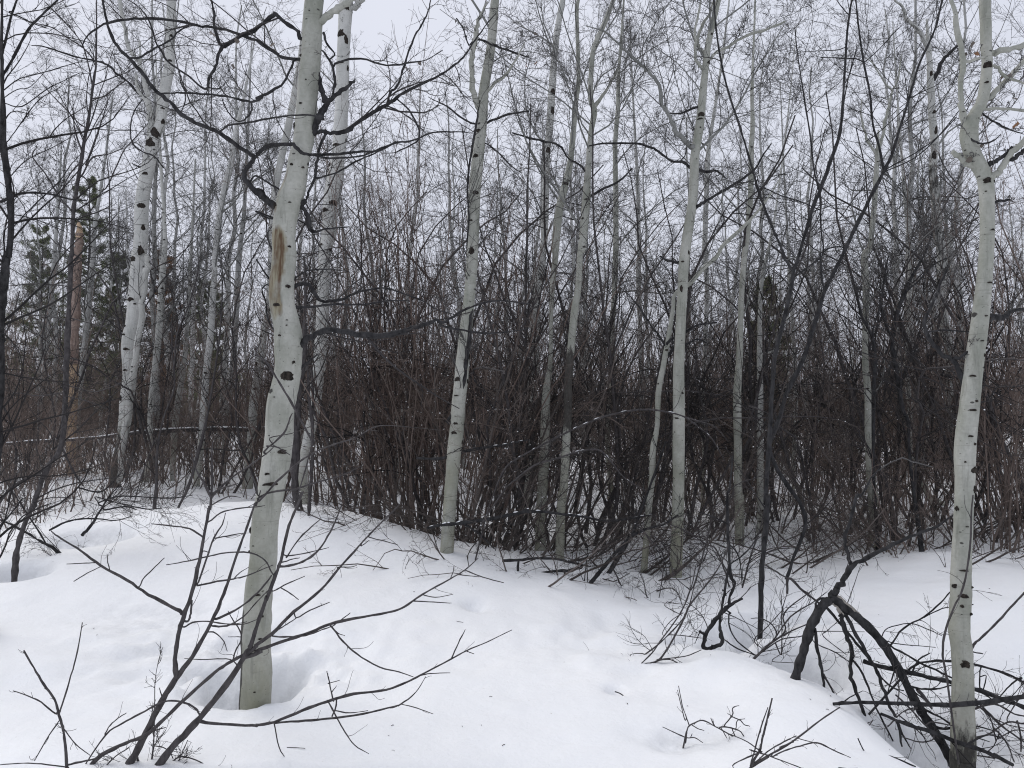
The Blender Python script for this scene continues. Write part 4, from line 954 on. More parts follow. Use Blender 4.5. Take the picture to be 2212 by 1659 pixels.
# ------------------------------------------------------------------ foreground
shrub('foreground_shrub', 'big grey shrub fanning bare stems across the snow in the left foreground', 'shrub', 380, 1659, 3.3,
  [('S1 760,1680,56 870,1480,50 960,1300,46 1065,1120,40 1170,980,29 1280,780,26 1360,600,23 1400,480,20 1450,330,18 1500,200,16 1550,50,14 R5 1660,1620,13 1690,1520,9', 0.12),
   ('S1 1072,1110,36 1064,1000,33 1085,850,32 1115,740,30 1160,620,29 1200,450,26 1240,250,24 1270,80,21 R5 1362,1640,20 1375,1450,16 1372,1300,12 1380,1200,7', 0.05),
   ('S1 930,1680,52 1080,1500,45 1220,1350,43 1380,1150,41 1490,970,39 1525,910,31 1560,800,28 1620,620,27 S2 60,640,26 110,510,26 150,400,24 190,220,20 240,90,17 285,-20,14 R6 270,1560,12 330,1350,10 370,1180,6', 0.1),
   ('S1 1490,975,28 1560,915,26 S2 0,912,25 100,840,23 230,710,21 390,580,19 500,450,17 600,340,14 690,240,11 830,100,9 890,40,5', 0.15),
   ('S1 1500,985,28 1590,945,26 S2 0,950,26 150,895,24 330,835,22 450,785,21 600,750,19 800,715,17 900,680,15 1010,605,13 1180,510,11 1270,455,9 1350,385,5', 0.1),
   ('S1 1220,1378,22 1400,1395,19 1560,1402,20 S2 0,1400,20 110,1380,20 280,1310,20 430,1255,20 590,1210,18 790,1185,16 920,1135,14 1000,1095,13 1180,1000,11 1280,945,9 1400,895,8 1555,820,5', 0.1),
   ('S1 520,1680,28 620,1580,27 760,1510,26 900,1450,25 1050,1310,24 1200,1170,24 1330,1060,23 1400,1015,22 1480,970,20', 0.0),
   ('S1 500,1670,10 640,1460,12 740,1390,12 850,1330,13 960,1270,13 1040,1250,13 1130,1265,14 1190,1300,14 1218,1345,14', 0.0)],
  [('S2 110,1385,14 300,1372,14 430,1360,14 650,1330,12 840,1285,10 880,1270,9 970,1200,7 1030,1105,4', .05), 'S2 880,1270,6 980,1295,6 1075,1330,4', 'S2 440,1255,9 490,1350,9 540,1440,8 600,1520,7 685,1572,4', 'S2 470,1250,9 450,1160,9 440,1110,8 430,1070,5', 'S2 440,1145,6 510,1125,4', 'S2 460,1200,7 490,1160,4',
   'S2 480,1310,8 570,1325,7 680,1310,5', 'S2 490,1240,9 485,1290,9 462,1345,10', 'S2 110,1385,8 140,1530,7 190,1615,5',
   ('S2 455,795,11 530,890,11 610,965,10 750,1045,9 870,1075,8 955,1105,5', -.1), 'S2 455,795,7 500,840,6 540,855,4', 'S2 460,800,7 530,750,7 573,716,5', 'S2 95,857,10 200,862,10 300,855,9 400,820,8 470,795,6', 
   'S2 965,645,8 1080,650,7 1180,657,5', 'S2 1010,605,7 1090,622,6 1197,603,4', 'S2 1180,510,6 1200,460,6 1203,428,4', 'S2 1235,485,6 1355,497,4', 'S2 1270,457,7 1380,500,7 1505,533,5', 'S2 1185,1000,9 1230,900,8 1272,818,5', 'S2 1280,950,6 1325,966,4', 'S2 1000,1097,8 1060,1085,7 1180,1080,5',
   'S2 690,258,8 780,280,7 860,303,4', 'S2 500,440,8 575,438,7 612,428,4', 'S2 640,310,7 688,275,4', 'S2 230,712,9 250,745,9 330,700,8 447,652,5', 'S2 130,820,8 190,785,7 250,745,6', 'S2 115,580,9 190,540,8 295,495,5', 'S2 155,565,8 210,600,7 258,636,5', 'S2 150,437,16 260,415,15 350,365,14 420,280,12 480,165,10 520,60,6', 'S2 200,370,8 320,350,7 442,320,4', 'S2 190,375,10 250,280,9 320,210,9 395,145,5', 'S2 160,410,8 220,390,7 268,382,4',
   ('S1 1112,728,22 1070,690,21 900,605,20 770,515,18 610,430,16 500,345,13 370,265,10 310,220,7', -.1), 'S1 577,412,7 500,416,7 405,420,5', 'S1 612,435,7 530,475,7 448,525,5', 'S1 665,452,7 655,410,6 650,358,4', 'S1 850,553,8 870,510,8 930,450,8 998,383,5', ('S1 1228,252,11 1150,205,10 1040,187,9 918,175,5', -.1), 'S1 1272,162,10 1340,110,10 1430,85,9 1560,72,7 1610,65,4',
   'S1 1205,530,11 1250,400,11 1300,260,10 1350,180,9 1370,110,5', 'S1 1240,340,7 1275,352,6', 'S1 1310,262,8 1400,245,8 1480,232,5', 'S1 1205,550,12 1320,525,11 1420,510,10 1500,490,9 1659,425,6', 'S1 1420,510,7 1460,470,6 1510,440,4', ('S1 1655,480,9 1620,410,9 1560,365,9 1480,347,10 1370,352,9 1280,370,9 1150,400,8 1010,425,5', -.1), 'S1 1122,802,10 1170,775,10 1260,768,9 1400,785,8 1500,770,5',
   'S1 1312,755,16 1430,700,15 1540,620,14 1620,530,12 1650,490,9', 'S1 1290,795,12 1380,795,11 1480,740,9 1560,650,8 1640,570,5', 'S1 1260,832,8 1310,840,8 1360,890,7 1380,950,5', 'S1 1450,1050,9 1410,1005,8 1350,995,7 1220,1000,6 1120,993,4', 'S1 1415,1010,9 1430,950,9 1465,880,9 1455,820,8 1410,750,7 1385,705,4', 'S1 1465,862,6 1385,862,4', 'S1 1390,790,7 1480,785,7 1580,750,4', 'S1 1095,1090,16 1105,1060,15 1118,1038,10', 'S1 1115,768,16 1145,765,14 1158,720,13 1165,640,11', 'S1 1290,1090,10 1330,1055,8', 'S1 990,1240,8 975,1195,7 967,1172,4',
   'S1 640,1450,8 670,1400,8 720,1355,7 768,1325,5', 'S1 920,1440,10 960,1425,9 1008,1412,5', 'S1 1640,1380,10 1580,1398,8',
   'R5 1365,1560,16 1320,1470,15 1270,1380,12 1240,1280,8', 'R5 1375,1560,16 1450,1480,15 1540,1410,12 1659,1330,10 1770,1240,8 R6 90,1180,8 230,1150,6 420,1080,4', 'R5 1370,1545,12 1430,1510,12 1540,1475,6', 'R5 1360,1620,9 1480,1560,9 1560,1565,4',
   'R6 20,1590,14 130,1470,15 250,1360,14 350,1290,13 480,1230,11 640,1180,9 780,1105,7 950,1105,5 1200,1130,3', 'R6 15,1570,14 100,1530,14 250,1510,13 400,1465,11 560,1420,9 700,1350,5', 'R6 10,1550,10 0,1480,10 -40,1400,7', 'R6 60,1260,14 180,1150,13 220,1050,11 235,1020,7', 'R6 70,1230,9 150,1245,8 220,1290,5', 'R6 360,1200,14 300,1080,15 230,950,15 150,820,13 80,700,11 0,630,9 R5 1690,540,7 1600,470,5'],
  (3.0, 1), 51, M_STEM, slope=0.0, absL=0.09, tmat=M_STEM, rmin=0.0012, sides=9)
shrub('twig_sprig', 'small forked sprig with swollen buds in the lower left corner', 'shrub', 195, 1659, 3.0,
  [('S1 408,1690,24 405,1650,22 395,1500,20 380,1410,19 358,1335,17 330,1240,16 265,1150,15 205,1050,14 145,945,12', 0.1)],
  ['S1 358,1335,11 375,1280,10 430,1100,9 470,950,9 500,775,6', 'S1 335,1328,10 250,1260,9 180,1225,8 80,1190,5', 'S1 357,1375,8 280,1490,7 210,1615,5', 'S1 388,1420,7 460,1515,6 545,1580,5', 'S1 412,1640,12 520,1615,11 600,1595,10 700,1530,6', 'S1 410,1655,8 250,1635,8 140,1630,7 0,1640,6'], (10, 1), 52, M_STEM, slope=0.05, absL=0.035, tmat=M_STEM)
shrub('twig_clump', 'low tangle of thin twigs at the foot of the big fanning shrub', 'shrub', 440, 1640, 3.35,
  ['S1 900,1700,14 930,1560,12 935,1480,9 940,1250,6 943,1120,5 965,1000,4 990,925,3'], ['S1 830,1560,14 845,1640,13 860,1690,10', 'S1 960,1640,10 1040,1620,9 1100,1590,9 1190,1610,8 1280,1659,5', 'S1 1010,1650,10 1080,1620,9 1105,1570,7 1140,1490,5', 'S1 560,1670,8 640,1645,8 760,1620,8 900,1640,6', 'S1 980,1530,6 1030,1560,6 1060,1620,5', 'S1 600,1690,9 700,1590,9 780,1540,6'], (26, 2), 53, M_STEM, slope=0.0, absL=0.10, tmat=M_STEM)
# broken sapling, lower right
BS = Plant('broken_sapling', 'thick dark sapling snapped at knee height, its top folded down into the snow', 'sapling', 1718, 1462, None, None, 54)
BS.part('stem', 'S4 270,1110,52 295,1030,53 330,905,54 372,785,56 430,680,56 472,640,54', M_DARK, 12, slope=0.0, rootit=True, jit=0.05, bump=0.05, carry=False)
BS.part('stem', 'S4 470,650,44 500,600,42 525,565,40 570,500,35 610,432,33 700,390,28 860,300,23 1000,240,18 1130,190,14 1230,120,9', M_DARK, 9, slope=0.25, label='upright leader above the break')
BS.part('branch', 'S4 605,435,24 590,370,23 575,300,22 580,220,22 620,100,20 645,0,18 R8 720,1550,14 780,1440,12 840,1370,8', M_DARK, 7, slope=0.2)
BS.part('branch', 'R8 830,1390,8 900,1340,8 980,1310,8 1040,1330,7 1180,1370,6', M_GTWIG, 5)
BS.part('folded_top', 'S4 478,640,44 510,635,46 560,680,50 630,730,52 700,790,53 800,900,50 880,1030,50 950,1160,50 1020,1290,52 1090,1400,54 1190,1560,58 1240,1660,58', M_DARK, 12, slope=-0.12, jit=0.05, bump=0.05)
BS.part('torn_wood', 'S4 520,610,12 560,650,30 620,705,36 670,750,32 715,795,8', M_BROKEN, 8, slope=-0.2, carry=False, bump=0.15)
BS.part('torn_wood', 'S4 480,655,8 520,680,16 548,720,24 556,745,10', M_BROKEN, 7, slope=-0.2, carry=False, bump=0.15)
for q in ['S4 545,735,26 580,850,27 612,950,28 605,1080,26 640,1200,23 690,1330,20 716,1435,16', 'S4 580,735,22 640,850,22 700,960,22 760,1060,22 800,1170,20 850,1290,19 900,1400,18 915,1530,12', 'S4 388,815,20 405,950,20 430,1060,19 450,1235,15', 'S4 445,1095,12 490,1180,11 530,1265,8', 'S4 620,1000,12 700,1130,13 760,1290,12 865,1495,9', 'S4 465,690,16 550,790,16 640,900,16 730,1010,14',
          'S4 480,630,12 430,628,13 400,650,13 388,700,13 390,760,10', 'S4 790,870,12 870,930,12 1050,1030,12 1200,1100,11 1400,1200,9 1560,1320,6', 'S4 850,912,12 930,810,12 1050,740,11 1150,660,10 1210,590,8 1290,520,6', 'S4 840,940,12 900,1030,12 920,1080,10 980,1180,8 1060,1250,6', 'S4 1050,745,8 1160,690,7 1240,680,4', 'S4 830,810,6 960,780,6 1060,810,6 1160,855,5', 'S4 805,880,7 900,905,6 1120,925,4',
          'S4 1020,1290,14 1150,1350,13 1300,1450,10 1450,1500,6', 'S4 950,1160,14 1060,1180,12 1170,1170,9 1300,1130,5', 'S4 880,1040,9 850,1140,8 830,1200,5', 'S4 1090,1400,16 1180,1420,14 1330,1400,10 1500,1440,5', 'S4 900,1400,10 930,1470,10 970,1540,6']:
    BS.part('branch', q, M_DARK, 6)
BS.twigs(M_STEM, 3.2, 2, curl=0.2, up=0.0, absL=0.22, rmin=0.0014)
GD = 'fallen branches in the right hollow'
shrub('fallen_branch', 'straight dark pole lying level across the hollow in front of the forked aspen', 'fallen branch', 1806, 1520, 3.95,
  [('S4 500,1270,22 620,1262,25 800,1262,26 1000,1270,30 1200,1275,32 1400,1260,34 1659,1225,36 1800,1200,34', 0.0)], ['S4 540,1275,8 600,1230,7 680,1190,4'], (5, 2), 55, M_DARK, group=GD, absL=0.25)
shrub('fallen_branch', 'dark snow flecked pole slanting down right behind the level one', 'fallen branch', 1830, 1430, 4.3,
  [('S4 685,1010,30 780,1040,30 950,1075,34 1130,1120,32 1270,1150,30 1450,1210,30 1659,1290,30 1800,1350,26', -0.03)], ['S4 760,1050,16 790,1110,14 860,1170,11 930,1190,7', 'S4 980,1080,12 1020,1000,10 1090,960,6'], (6, 2), 56, M_DARK, group=GD, absL=0.35, caps=(0,))
shrub('fallen_branch', 'thin branch looping over the snow behind the forked foreground aspen', 'fallen branch', 2000, 1440, 4.4,
  [('S4 970,1050,16 1050,1015,16 1220,1008,16 1400,1040,16 1560,1090,16 1659,1140,14', 0.05)], ['S4 1510,1230,9 1570,1160,9 1640,1110,7', 'S4 1390,1085,8 1390,1180,8', 'S4 1430,1100,7 1410,1190,7'], (7, 2), 57, M_DARK, group=GD, absL=0.2)
shrub('fallen_branch', 'heavy dark stick with snow on it at the bottom of the right hollow', 'fallen branch', 1900, 1560, 3.95,
  [('S4 790,1330,20 950,1392,26 1100,1440,28 1250,1500,30 1430,1560,30 1590,1640,28', -0.02)], ['S4 1300,1520,14 1420,1460,12 1520,1470,8'], (7, 2), 58, M_DARK, group=GD, absL=0.25, caps=(0,))
shrub('fallen_branch', 'two thin bent sticks poking out under the mound edge', 'fallen branch', 1860, 1620, 3.55,
  [('S4 690,1550,12 850,1590,12 1000,1650,10', 0.0), 'S4 650,1480,6 690,1560,8 760,1640,8'], [], (4, 1), 59, M_DARK, group=GD, absL=0.1)
shrub('fallen_branch', 'leafless tangle spread over the snow right of the forked aspen foot', 'fallen branch', 2150, 1540, 4.1,
  ['S4 1300,1180,16 1400,1280,16 1520,1400,14 1659,1500,12', 'S4 1350,1300,14 1480,1270,14 1600,1330,12 1700,1350,10', 'S4 1330,1480,14 1450,1450,12 1560,1380,10 1659,1390,9', 'S4 1480,1420,12 1550,1500,12 1600,1620,9', 'S4 1620,1380,12 1640,1470,11 1640,1560,8', 'S4 1500,1480,9 1600,1430,8 1700,1440,6', 'S4 1340,1250,10 1450,1350,10 1490,1500,8', 'S4 1560,1350,8 1620,1250,8 1680,1180,6', 'S4 1240,1560,12 1360,1580,12 1480,1600,9'], [], (6, 2), 60, M_STEM, group=GD, absL=0.28, slope=None, tmat=M_STEM)
shrub('fallen_branch', 'nest of thin twigs in the hollow between the folded top and the forked aspen', 'fallen branch', 1990, 1600, 4.0,
  ['S4 880,1215,12 960,1290,12 1040,1380,10 1140,1480,8', 'S4 830,1410,10 920,1320,10 1010,1290,8', 'S4 900,1340,9 1000,1420,9 1060,1480,6', 'S4 1100,1380,10 1220,1400,10 1380,1420,7', 'S4 920,1470,9 1020,1500,9 1100,1490,7', 'S4 640,1410,9 700,1420,9 740,1370,6', 'S4 655,1450,8 690,1400,8 720,1380,5', 'S4 880,1060,8 900,1180,8 890,1280,7', 'S4 1010,1180,26 1060,1240,24 1100,1300,12'], [], (7, 2), 61, M_STEM, group=GD, absL=0.2, slope=None, tmat=M_STEM)
shrub('leaning_sapling', 'slim grey stem leaning against the forked foreground aspen', 'branch', 2052, 1480, 3.9,
  [('S4 1188,1095,16 1172,1020,16 1165,950,16 1180,830,15 1230,690,14 1290,560,14 1330,330,13 1340,100,11 1350,0,9', -0.02)], [], (2, 1), 62, M_STEM, group=GT, absL=0.2)
shrub('leaning_sapling', 'dark single branch stuck in the snow at the right edge', 'branch', 2096, 1400, 4.8,
  [('S4 1338,940,20 1360,900,16 1400,870,15 1500,770,15 1600,660,14 1680,575,13 1760,490,9', 0.1), ], ['S4 1345,925,9 1342,950,9 1410,965,7'], (3, 1), 63, M_STEM, group=GT, absL=0.2)
# centre right twisted sapling and arcing whips
shrub('twisted_sapling', 'short gnarled black sapling with a broken elbow, rooted beside a snow hole', 'sapling', 1518, 1395, None,
  [('S3 1215,925,22 1190,938,28 1163,925,30 1168,890,30 1176,850,31 1220,780,30 1290,700,30 1340,660,24 1400,630,14', 0.0), ('S3 1320,670,22 1322,620,20 1355,540,22 1330,500,22 1322,400,22 1310,200,22 1308,0,20 R7 1410,1500,16 1430,1300,12', 0.0), ('S3 1275,905,30 1270,845,30 1262,790,20 1272,700,18 1290,600,18 1305,500,18 1318,420,14', 0.0)],
  ['S3 1175,850,14 1150,835,16 1140,828,16', 'S3 1300,700,10 1330,720,12', 'S3 1300,610,10 1290,585,10 1278,578,10', 'S3 1140,835,5 1125,870,5 1110,905,4', 'S3 1210,780,6 1215,750,5', 'S3 1320,720,9 1320,800,9 1370,890,9 1470,970,7', 'S3 1290,880,8 1370,935,8 1480,972,6', 'S3 1320,300,8 1380,380,8 1400,560,5', 'S3 1315,180,10 1240,140,9 1130,100,6', 'S3 1325,420,9 1420,350,8 1500,250,6'],
  (6, 2), 64, M_DARK, absL=0.3, up=-0.03)
shrub('arching_whips', 'thin arched whips springing from the snow left of the gnarled black sapling', 'shrub', 1384, 1435, None,
  [('S3 772,1040,15 800,1028,15 850,1022,15 900,995,14 960,910,14 1040,760,13 1080,670,13 1160,570,12 1230,480,11 1300,350,8 1340,180,6', 0.15), ('S3 558,1155,5 700,1040,8 850,940,9 950,850,10 1040,750,10 1080,660,9 1120,520,8', 0.1), ('S3 780,1030,10 850,960,10 900,890,10 1010,740,10 1060,640,10 1100,520,9 1115,430,6', 0.1), ('S3 870,1010,8 960,1000,9 1040,1045,8 1110,1110,8 1172,1192,5', -0.1)],
  ['S3 870,1025,7 850,1080,7 850,1150,6 875,1198,4', 'S3 890,1000,8 1050,980,7 1150,942,5', 'S3 1120,1135,5 1150,1180,5 1147,1212,4', 'S3 720,972,5 780,963,5 830,975,6', 'S3 950,850,6 1040,855,6 1150,870,5', 'S3 915,835,4 960,770,5 1040,715,6', 'S3 945,650,4 1000,660,5 1065,665,6', 'S3 925,670,4 970,700,5 1030,730,6'], (7, 2), 65, M_STEM, absL=0.22, slope=0.1)
shrub('arching_whips', 'bundle of thin whips leaning right between gnarled sapling and broken sapling', 'shrub', 1625, 1430, None,
  [('S3 1455,1005,16 1500,965,15 1560,910,14 1659,830,12 S4 200,720,10 330,610,8 400,570,5', 0.1), 'S4 10,1005,14 100,920,13 200,850,11 330,790,9 420,750,6', 'S4 20,990,12 130,890,11 240,740,10 380,650,8 460,590,5', 'S4 60,960,9 180,880,9 300,860,8 400,830,6 690,832,4'],
  ['S4 185,970,8 188,800,8 190,700,7 220,600,4', 'S4 20,880,6 100,800,6 200,690,5', 'S4 150,860,8 155,830,8 120,780,8 60,750,6 0,750,4', 'S4 230,505,16 300,570,15 370,625,14 430,670,12', 'S4 90,425,9 160,470,10 230,510,12', 'S4 300,570,8 365,605,5', 'S4 480,810,5 540,750,5 590,650,5 665,430,4', 'S4 390,900,7 500,950,7 590,1010,6 680,1100,6 830,1150,4', 'S4 440,860,6 580,970,5', 'S4 130,1010,5 260,1020,4'], (8, 2), 66, M_STEM, absL=0.25)
shrub('buried_twigs', 'small dead twigs breaking through the snow in the lower middle right', 'shrub', 1505, 1590, None,
  ['S3 1060,1440,12 1075,1405,10 1110,1385,10 1160,1370,9 1240,1410,9 1330,1460,9 1420,1510,9 1520,1560,7 1659,1610,4', 'S3 915,1410,5 980,1440,7 1060,1475,8 1110,1475,7 1160,1505,5', 'S3 1078,1405,9 1055,1340,8 1035,1280,7 1012,1160,5', 'S3 1050,1365,7 1025,1270,6 1005,1185,4', 'S3 1055,1510,7 1058,1470,10 1062,1440,12'],
  ['S3 1090,1395,6 1130,1420,6 1168,1432,4', 'S3 1270,1410,8 1330,1415,8 1390,1440,7 1430,1500,6 1480,1505,4', 'S3 1290,1400,7 1340,1335,7 1338,1300,7 1355,1285,6 1380,1280,4', 'S3 1342,1350,7 1390,1372,7 1410,1395,6 1445,1405,4', 'S3 1360,1420,6 1370,1370,6 1415,1360,4', 'S3 1340,1345,5 1310,1328,4', 'S3 1230,1400,7 1220,1385,7 1208,1355,5', 'S3 1225,1390,6 1220,1360,4', 'S3 1270,1415,6 1290,1450,6 1305,1478,4', 'S3 1340,1430,7 1370,1490,7 1420,1550,4', 'S3 1085,1475,6 1095,1450,4'], (7, 1), 67, M_STEM, absL=0.05, tmat=M_STEM, slope=0.0)
shrub('buried_twigs', 'lone bent twig beside a small hole in the snow', 'twig', 1328, 1490, None, ['S3 625,1195,8 660,1208,8 690,1235,7 720,1278,5'], [], (0, 1), 68, M_STEM, slope=0.0)
shrub('twig_sprig', 'crossed bare sprigs rising from the bottom edge right of centre', 'shrub', 1640, 1665, 3.05,
  [('S3 1440,1700,18 1465,1620,17 1505,1555,16 1520,1490,15 1540,1400,15 1580,1235,12', 0.05), ('S3 1450,1640,11 1480,1530,10 1510,1420,10 1555,1290,7', 0.05), ('S3 1400,1690,12 1470,1645,13 1560,1590,13 S4 0,1645,14 130,1570,14 250,1500,13 420,1370,12 540,1290,9', 0.15)],
  ['S4 0,1650,8 100,1560,8 200,1500,8 275,1463,5', 'S4 130,1590,8 200,1555,9 300,1525,9 400,1505,9 500,1550,8 605,1595,5', 'S4 0,1550,8 150,1600,8 320,1665,6', 'S3 1340,1645,7 1430,1595,9 1520,1560,9', 'S3 1510,1560,8 1430,1500,7 1280,1435,4', 'S4 290,1480,5 400,1510,5', 'S4 180,1530,6 260,1500,6'], (9, 1), 69, M_STEM, absL=0.035, tmat=M_STEM)
shrub('arching_whips', 'drooping thin twigs hanging over the snow before the clean pale aspen', 'shrub', 1500, 1245, 6.6,
  ['S3 1300,480,10 1240,330,10 1180,300,9 1060,220,9 960,180,8', 'S3 760,180,12 840,270,12 920,370,10 905,560,6 885,660,4', 'S3 860,250,9 940,330,9 980,480,7 1060,560,5', 'S3 610,440,10 640,500,10 660,545,9 708,583,5', 'S3 770,460,8 800,530,7 826,632,4', 'S3 1100,560,8 1170,330,10 1200,200,9 1230,60,6', 'S3 1340,750,10 1400,560,11 1450,370,11 1500,230,9 1540,60,6', 'S3 1340,740,6 1420,760,6 1500,750,5 1580,790,5 1600,860,4', 'S3 1370,600,6 1440,660,5 1440,840,4'], [], (14, 3), 70, M_STEM, absL=0.35, slope=None, up=-0.06, tmat=M_TWIG)

# ------------------------------------------------------------------ brush of the middle distance: prototypes, then copies
def brush_proto(seed, h, nst, tilt, mat, tmat, up, label, name='willow_shrub', split=True, r0=0.011, per=(9, 6, 4), curl=0.09, spread=0.22, t0=0.12, ang=0.6, cap=1.25, lean=None):
    rng = np.random.default_rng(seed)
    root = thing(name, label, 'shrub', (0, 0, -60 - seed * 0.0), 'brown brush between the aspens')
    az = rng.uniform(0, 2 * math.pi, nst); rad = spread * np.sqrt(rng.uniform(0, 1, nst))
    pos = np.stack([rad * np.cos(az), rad * np.sin(az), np.full(nst, -0.25)], -1)
    az2 = az + rng.normal(0, 0.7, nst); tl = np.abs(rng.normal(tilt, 0.14, nst))
    if lean is not None: az2 = rng.normal(lean, 0.30, nst)
    d = np.stack([np.sin(tl) * np.cos(az2), np.sin(tl) * np.sin(az2), np.cos(tl)], -1)
    L = h * rng.uniform(0.55, 1.12, nst); n = 12
    pts = [pos]
    for k in range(n):
        d = unit(d + curl * rng.normal(0, 1, (nst, 3)) + np.array([0, 0, up])); pos = pos + d * (L / n)[:, None]; pts.append(pos)
    P = np.stack(pts, 1)
    R = (r0 * rng.uniform(0.6, 1.5, nst))[:, None] * np.linspace(1, 0.25, n + 1)[None]
    if split:
        for k in range(nst):
            mb = MB(); mb.tubes(P[k], R[k], 5); mb.build('stem', mat, root)
    mb = MB()
    if not split: mb.tubes(P, R, 4)
    p1, r1 = spawn(rng, P, R, per[0], t0, 0.97, ang, 0.34, 7, 0.19, up + 0.04, 0.55, 0.0024, capL=cap)
    mb.tubes(p1, r1, 3)
    p2, r2 = spawn(rng, p1, r1, per[1], 0.12, 1.0, 0.65, 0.56, 6, 0.18, up + 0.03, 0.6, 0.0018)
    mb.tubes(p2, r2, 3)
    if per[2]:
        p3, r3 = spawn(rng, p2, r2, per[2], 0.15, 1.0, 0.65, 0.5, 3, 0.18, up, 0.7, 0.0014)
        mb.tubes(p3, r3, 3)
    mb.build('twigs', tmat, root, kind='stuff')
    if split and h > 1.8:      # bits of old snow caught on the shoots
        fl = p1[np.abs(unit(p1[:, 4] - p1[:, 2])[:, 2]) < 0.8]
        c = fl[:, 2:6].reshape(-1, 3); c = c[rng.random(len(c)) < 0.30]
        if len(c):
            m = len(c); rr = rng.uniform(.003, .0085, (m, 1)); oct_ = np.array([(1, 0, 0), (0, 1, 0), (-1, 0, 0), (0, -1, 0), (0, 0, .9), (0, 0, -.4)], float)
            V = (c + np.array([0, 0, .006]))[:, None] + oct_[None] * rr[:, None] * rng.uniform(.6, 1.5, (m, 6, 1))
            t = np.array([(0, 1, 4), (1, 2, 4), (2, 3, 4), (3, 0, 4), (1, 0, 5), (2, 1, 5), (3, 2, 5), (0, 3, 5)])
            sb = MB(); sb.raw(V, None, (t[None] + (np.arange(m) * 6)[:, None, None]).reshape(-1, 3)); sb.build('snow_bits', M_SNOW, root, kind='stuff')
    return root

LB = ['red brown willow shrub with many upright stems in the middle brush', 'brown willow shrub with close upright stems in the middle brush', 'dark twiggy shrub with slanting stems between the aspens', 'dark grey shrub with wide arching stems between the aspens', 'small brown bush of thin stems standing low in the snow', 'dark far shrub of the background brush', 'tall dark shrub with crooked stems reaching into the sky among the aspens', 'dark shrub with long stems all leaning over to the right', 'low tangle of bent dark branches lying over the snow']
PROTO = [
    brush_proto(101, 5.0, 19, 0.13, M_RED, M_RED, 0.015, LB[0], per=(8, 4, 2), r0=.011, t0=.28),
    brush_proto(102, 4.4, 17, 0.18, M_BROWN, M_RED, 0.015, LB[1], per=(8, 4, 2), r0=.0105, t0=.26),
    brush_proto(103, 3.6, 8, 0.45, M_BRUSH, M_BROWN, -0.005, LB[2], name='dark_shrub', per=(9, 5, 2.5), curl=.14, r0=.0095, t0=.2),
    brush_proto(104, 3.2, 9, 0.66, M_BRUSH, M_BRUSH, -0.02, LB[3], name='dark_shrub', per=(8, 5, 2.5), curl=.16, r0=.0095, t0=.2),
    brush_proto(105, 1.5, 8, 0.42, M_BROWN, M_BROWN, 0.0, LB[4], name='low_bush', per=(7, 4, 1.5), r0=.007, curl=.12),
    brush_proto(106, 4.2, 9, 0.25, M_BROWN, M_BROWN, 0.0, LB[5], name='background_shrub', split=False, per=(10, 5, 2), r0=.012, curl=.11),
    brush_proto(107, 3.5, 8, 0.38, M_BROWN, M_BROWN, 0.0, LB[5], name='background_shrub', split=False, per=(10, 5, 2), r0=.012, curl=.13),
    brush_proto(108, 5.6, 4, 0.22, M_STEM, M_TWIG, 0.010, LB[6], name='tall_shrub', per=(14, 5, 2.2), r0=.021, curl=.15, t0=.28, ang=.8, cap=1.6),
    brush_proto(109, 5.0, 3, 0.40, M_STEM, M_TWIG, 0.020, LB[6], name='tall_shrub', per=(16, 5, 2.2), r0=.022, curl=.19, t0=.25, ang=.9, cap=1.5),
    brush_proto(110, 4.2, 5, 0.80, M_BRUSH, M_BRUSH, 0.012, LB[7], name='leaning_shrub', per=(11, 4, 2), r0=.016, curl=.13, t0=.25, ang=.8, cap=1.3, lean=0.0, spread=.3),
    brush_proto(111, 2.1, 11, 1.22, M_BRUSH, M_BRUSH, 0.0, LB[8], name='branch_tangle', per=(7, 4, 1.6), r0=.0115, curl=.16, t0=.15, ang=.8, cap=.6, spread=.6),
]
GB = ['willow shrubs of the middle brush', 'willow shrubs of the middle brush', 'dark shrubs between the aspens', 'dark shrubs between the aspens', 'low bushes in the snow', 'shrubs of the background brush', 'shrubs of the background brush', 'tall dark shrubs among the aspens', 'tall dark shrubs among the aspens', 'dark shrubs leaning right', 'low tangles of bent branches']
_used = [False] * len(PROTO)
def put(k, x, y, rot, s):
    z = gz(x, y) if y < 25 else 0.06
    if not _used[k]:
        r = PROTO[k]; _used[k] = True
        r.location = (x, y, z); r.rotation_euler = (0, 0, rot); r.scale = (s,) * 3; r['group'] = GB[k]
        return r
    return copy_tree(PROTO[k], (x, y, z), rot, s, group=GB[k])

rb = np.random.default_rng(77)
LAND = [(160, 15, 'bare snag'), (265, 12.2, 'stout scarred aspen'), (430, 13, 'smooth slanting aspen'), (585, 4.2, 'large stained aspen'), (660, 11, 'white aspen behind the large trunk'), (975, 7.05, 'aspen with the climbing stem'), (1165, 8.2, 'bent greenish aspen'),
        (1208, 7.65, 'aspen with the blackened stretch'), (1408, 7.35, 'crooked thin aspen'), (1463, 7.2, 'clean pale aspen'), (1598, 8.75, 'aspen with the swollen trunk'), (1641, 9.4, 'thin straight aspen'), (1885, 8.8, 'three way split aspen'), (2082, 4.05, 'forked foreground aspen')]
KIND = ['red brown upright willow shrub', 'brown close stemmed willow shrub', 'dark slanting stemmed shrub', 'dark grey arching shrub', 'low brown bush', 'far shrub', 'far shrub', 'tall crooked dark shrub', 'tall wide crooked dark shrub', 'dark right leaning shrub', 'low tangle of bent branches']
PLACED = []
def putu(u, d, k, s):
    x, y = at_u(u, d); o = put(k, x, y, rb.uniform(0, 6.28), s * rb.uniform(.9, 1.08)); PLACED.append((u, d, k, o))
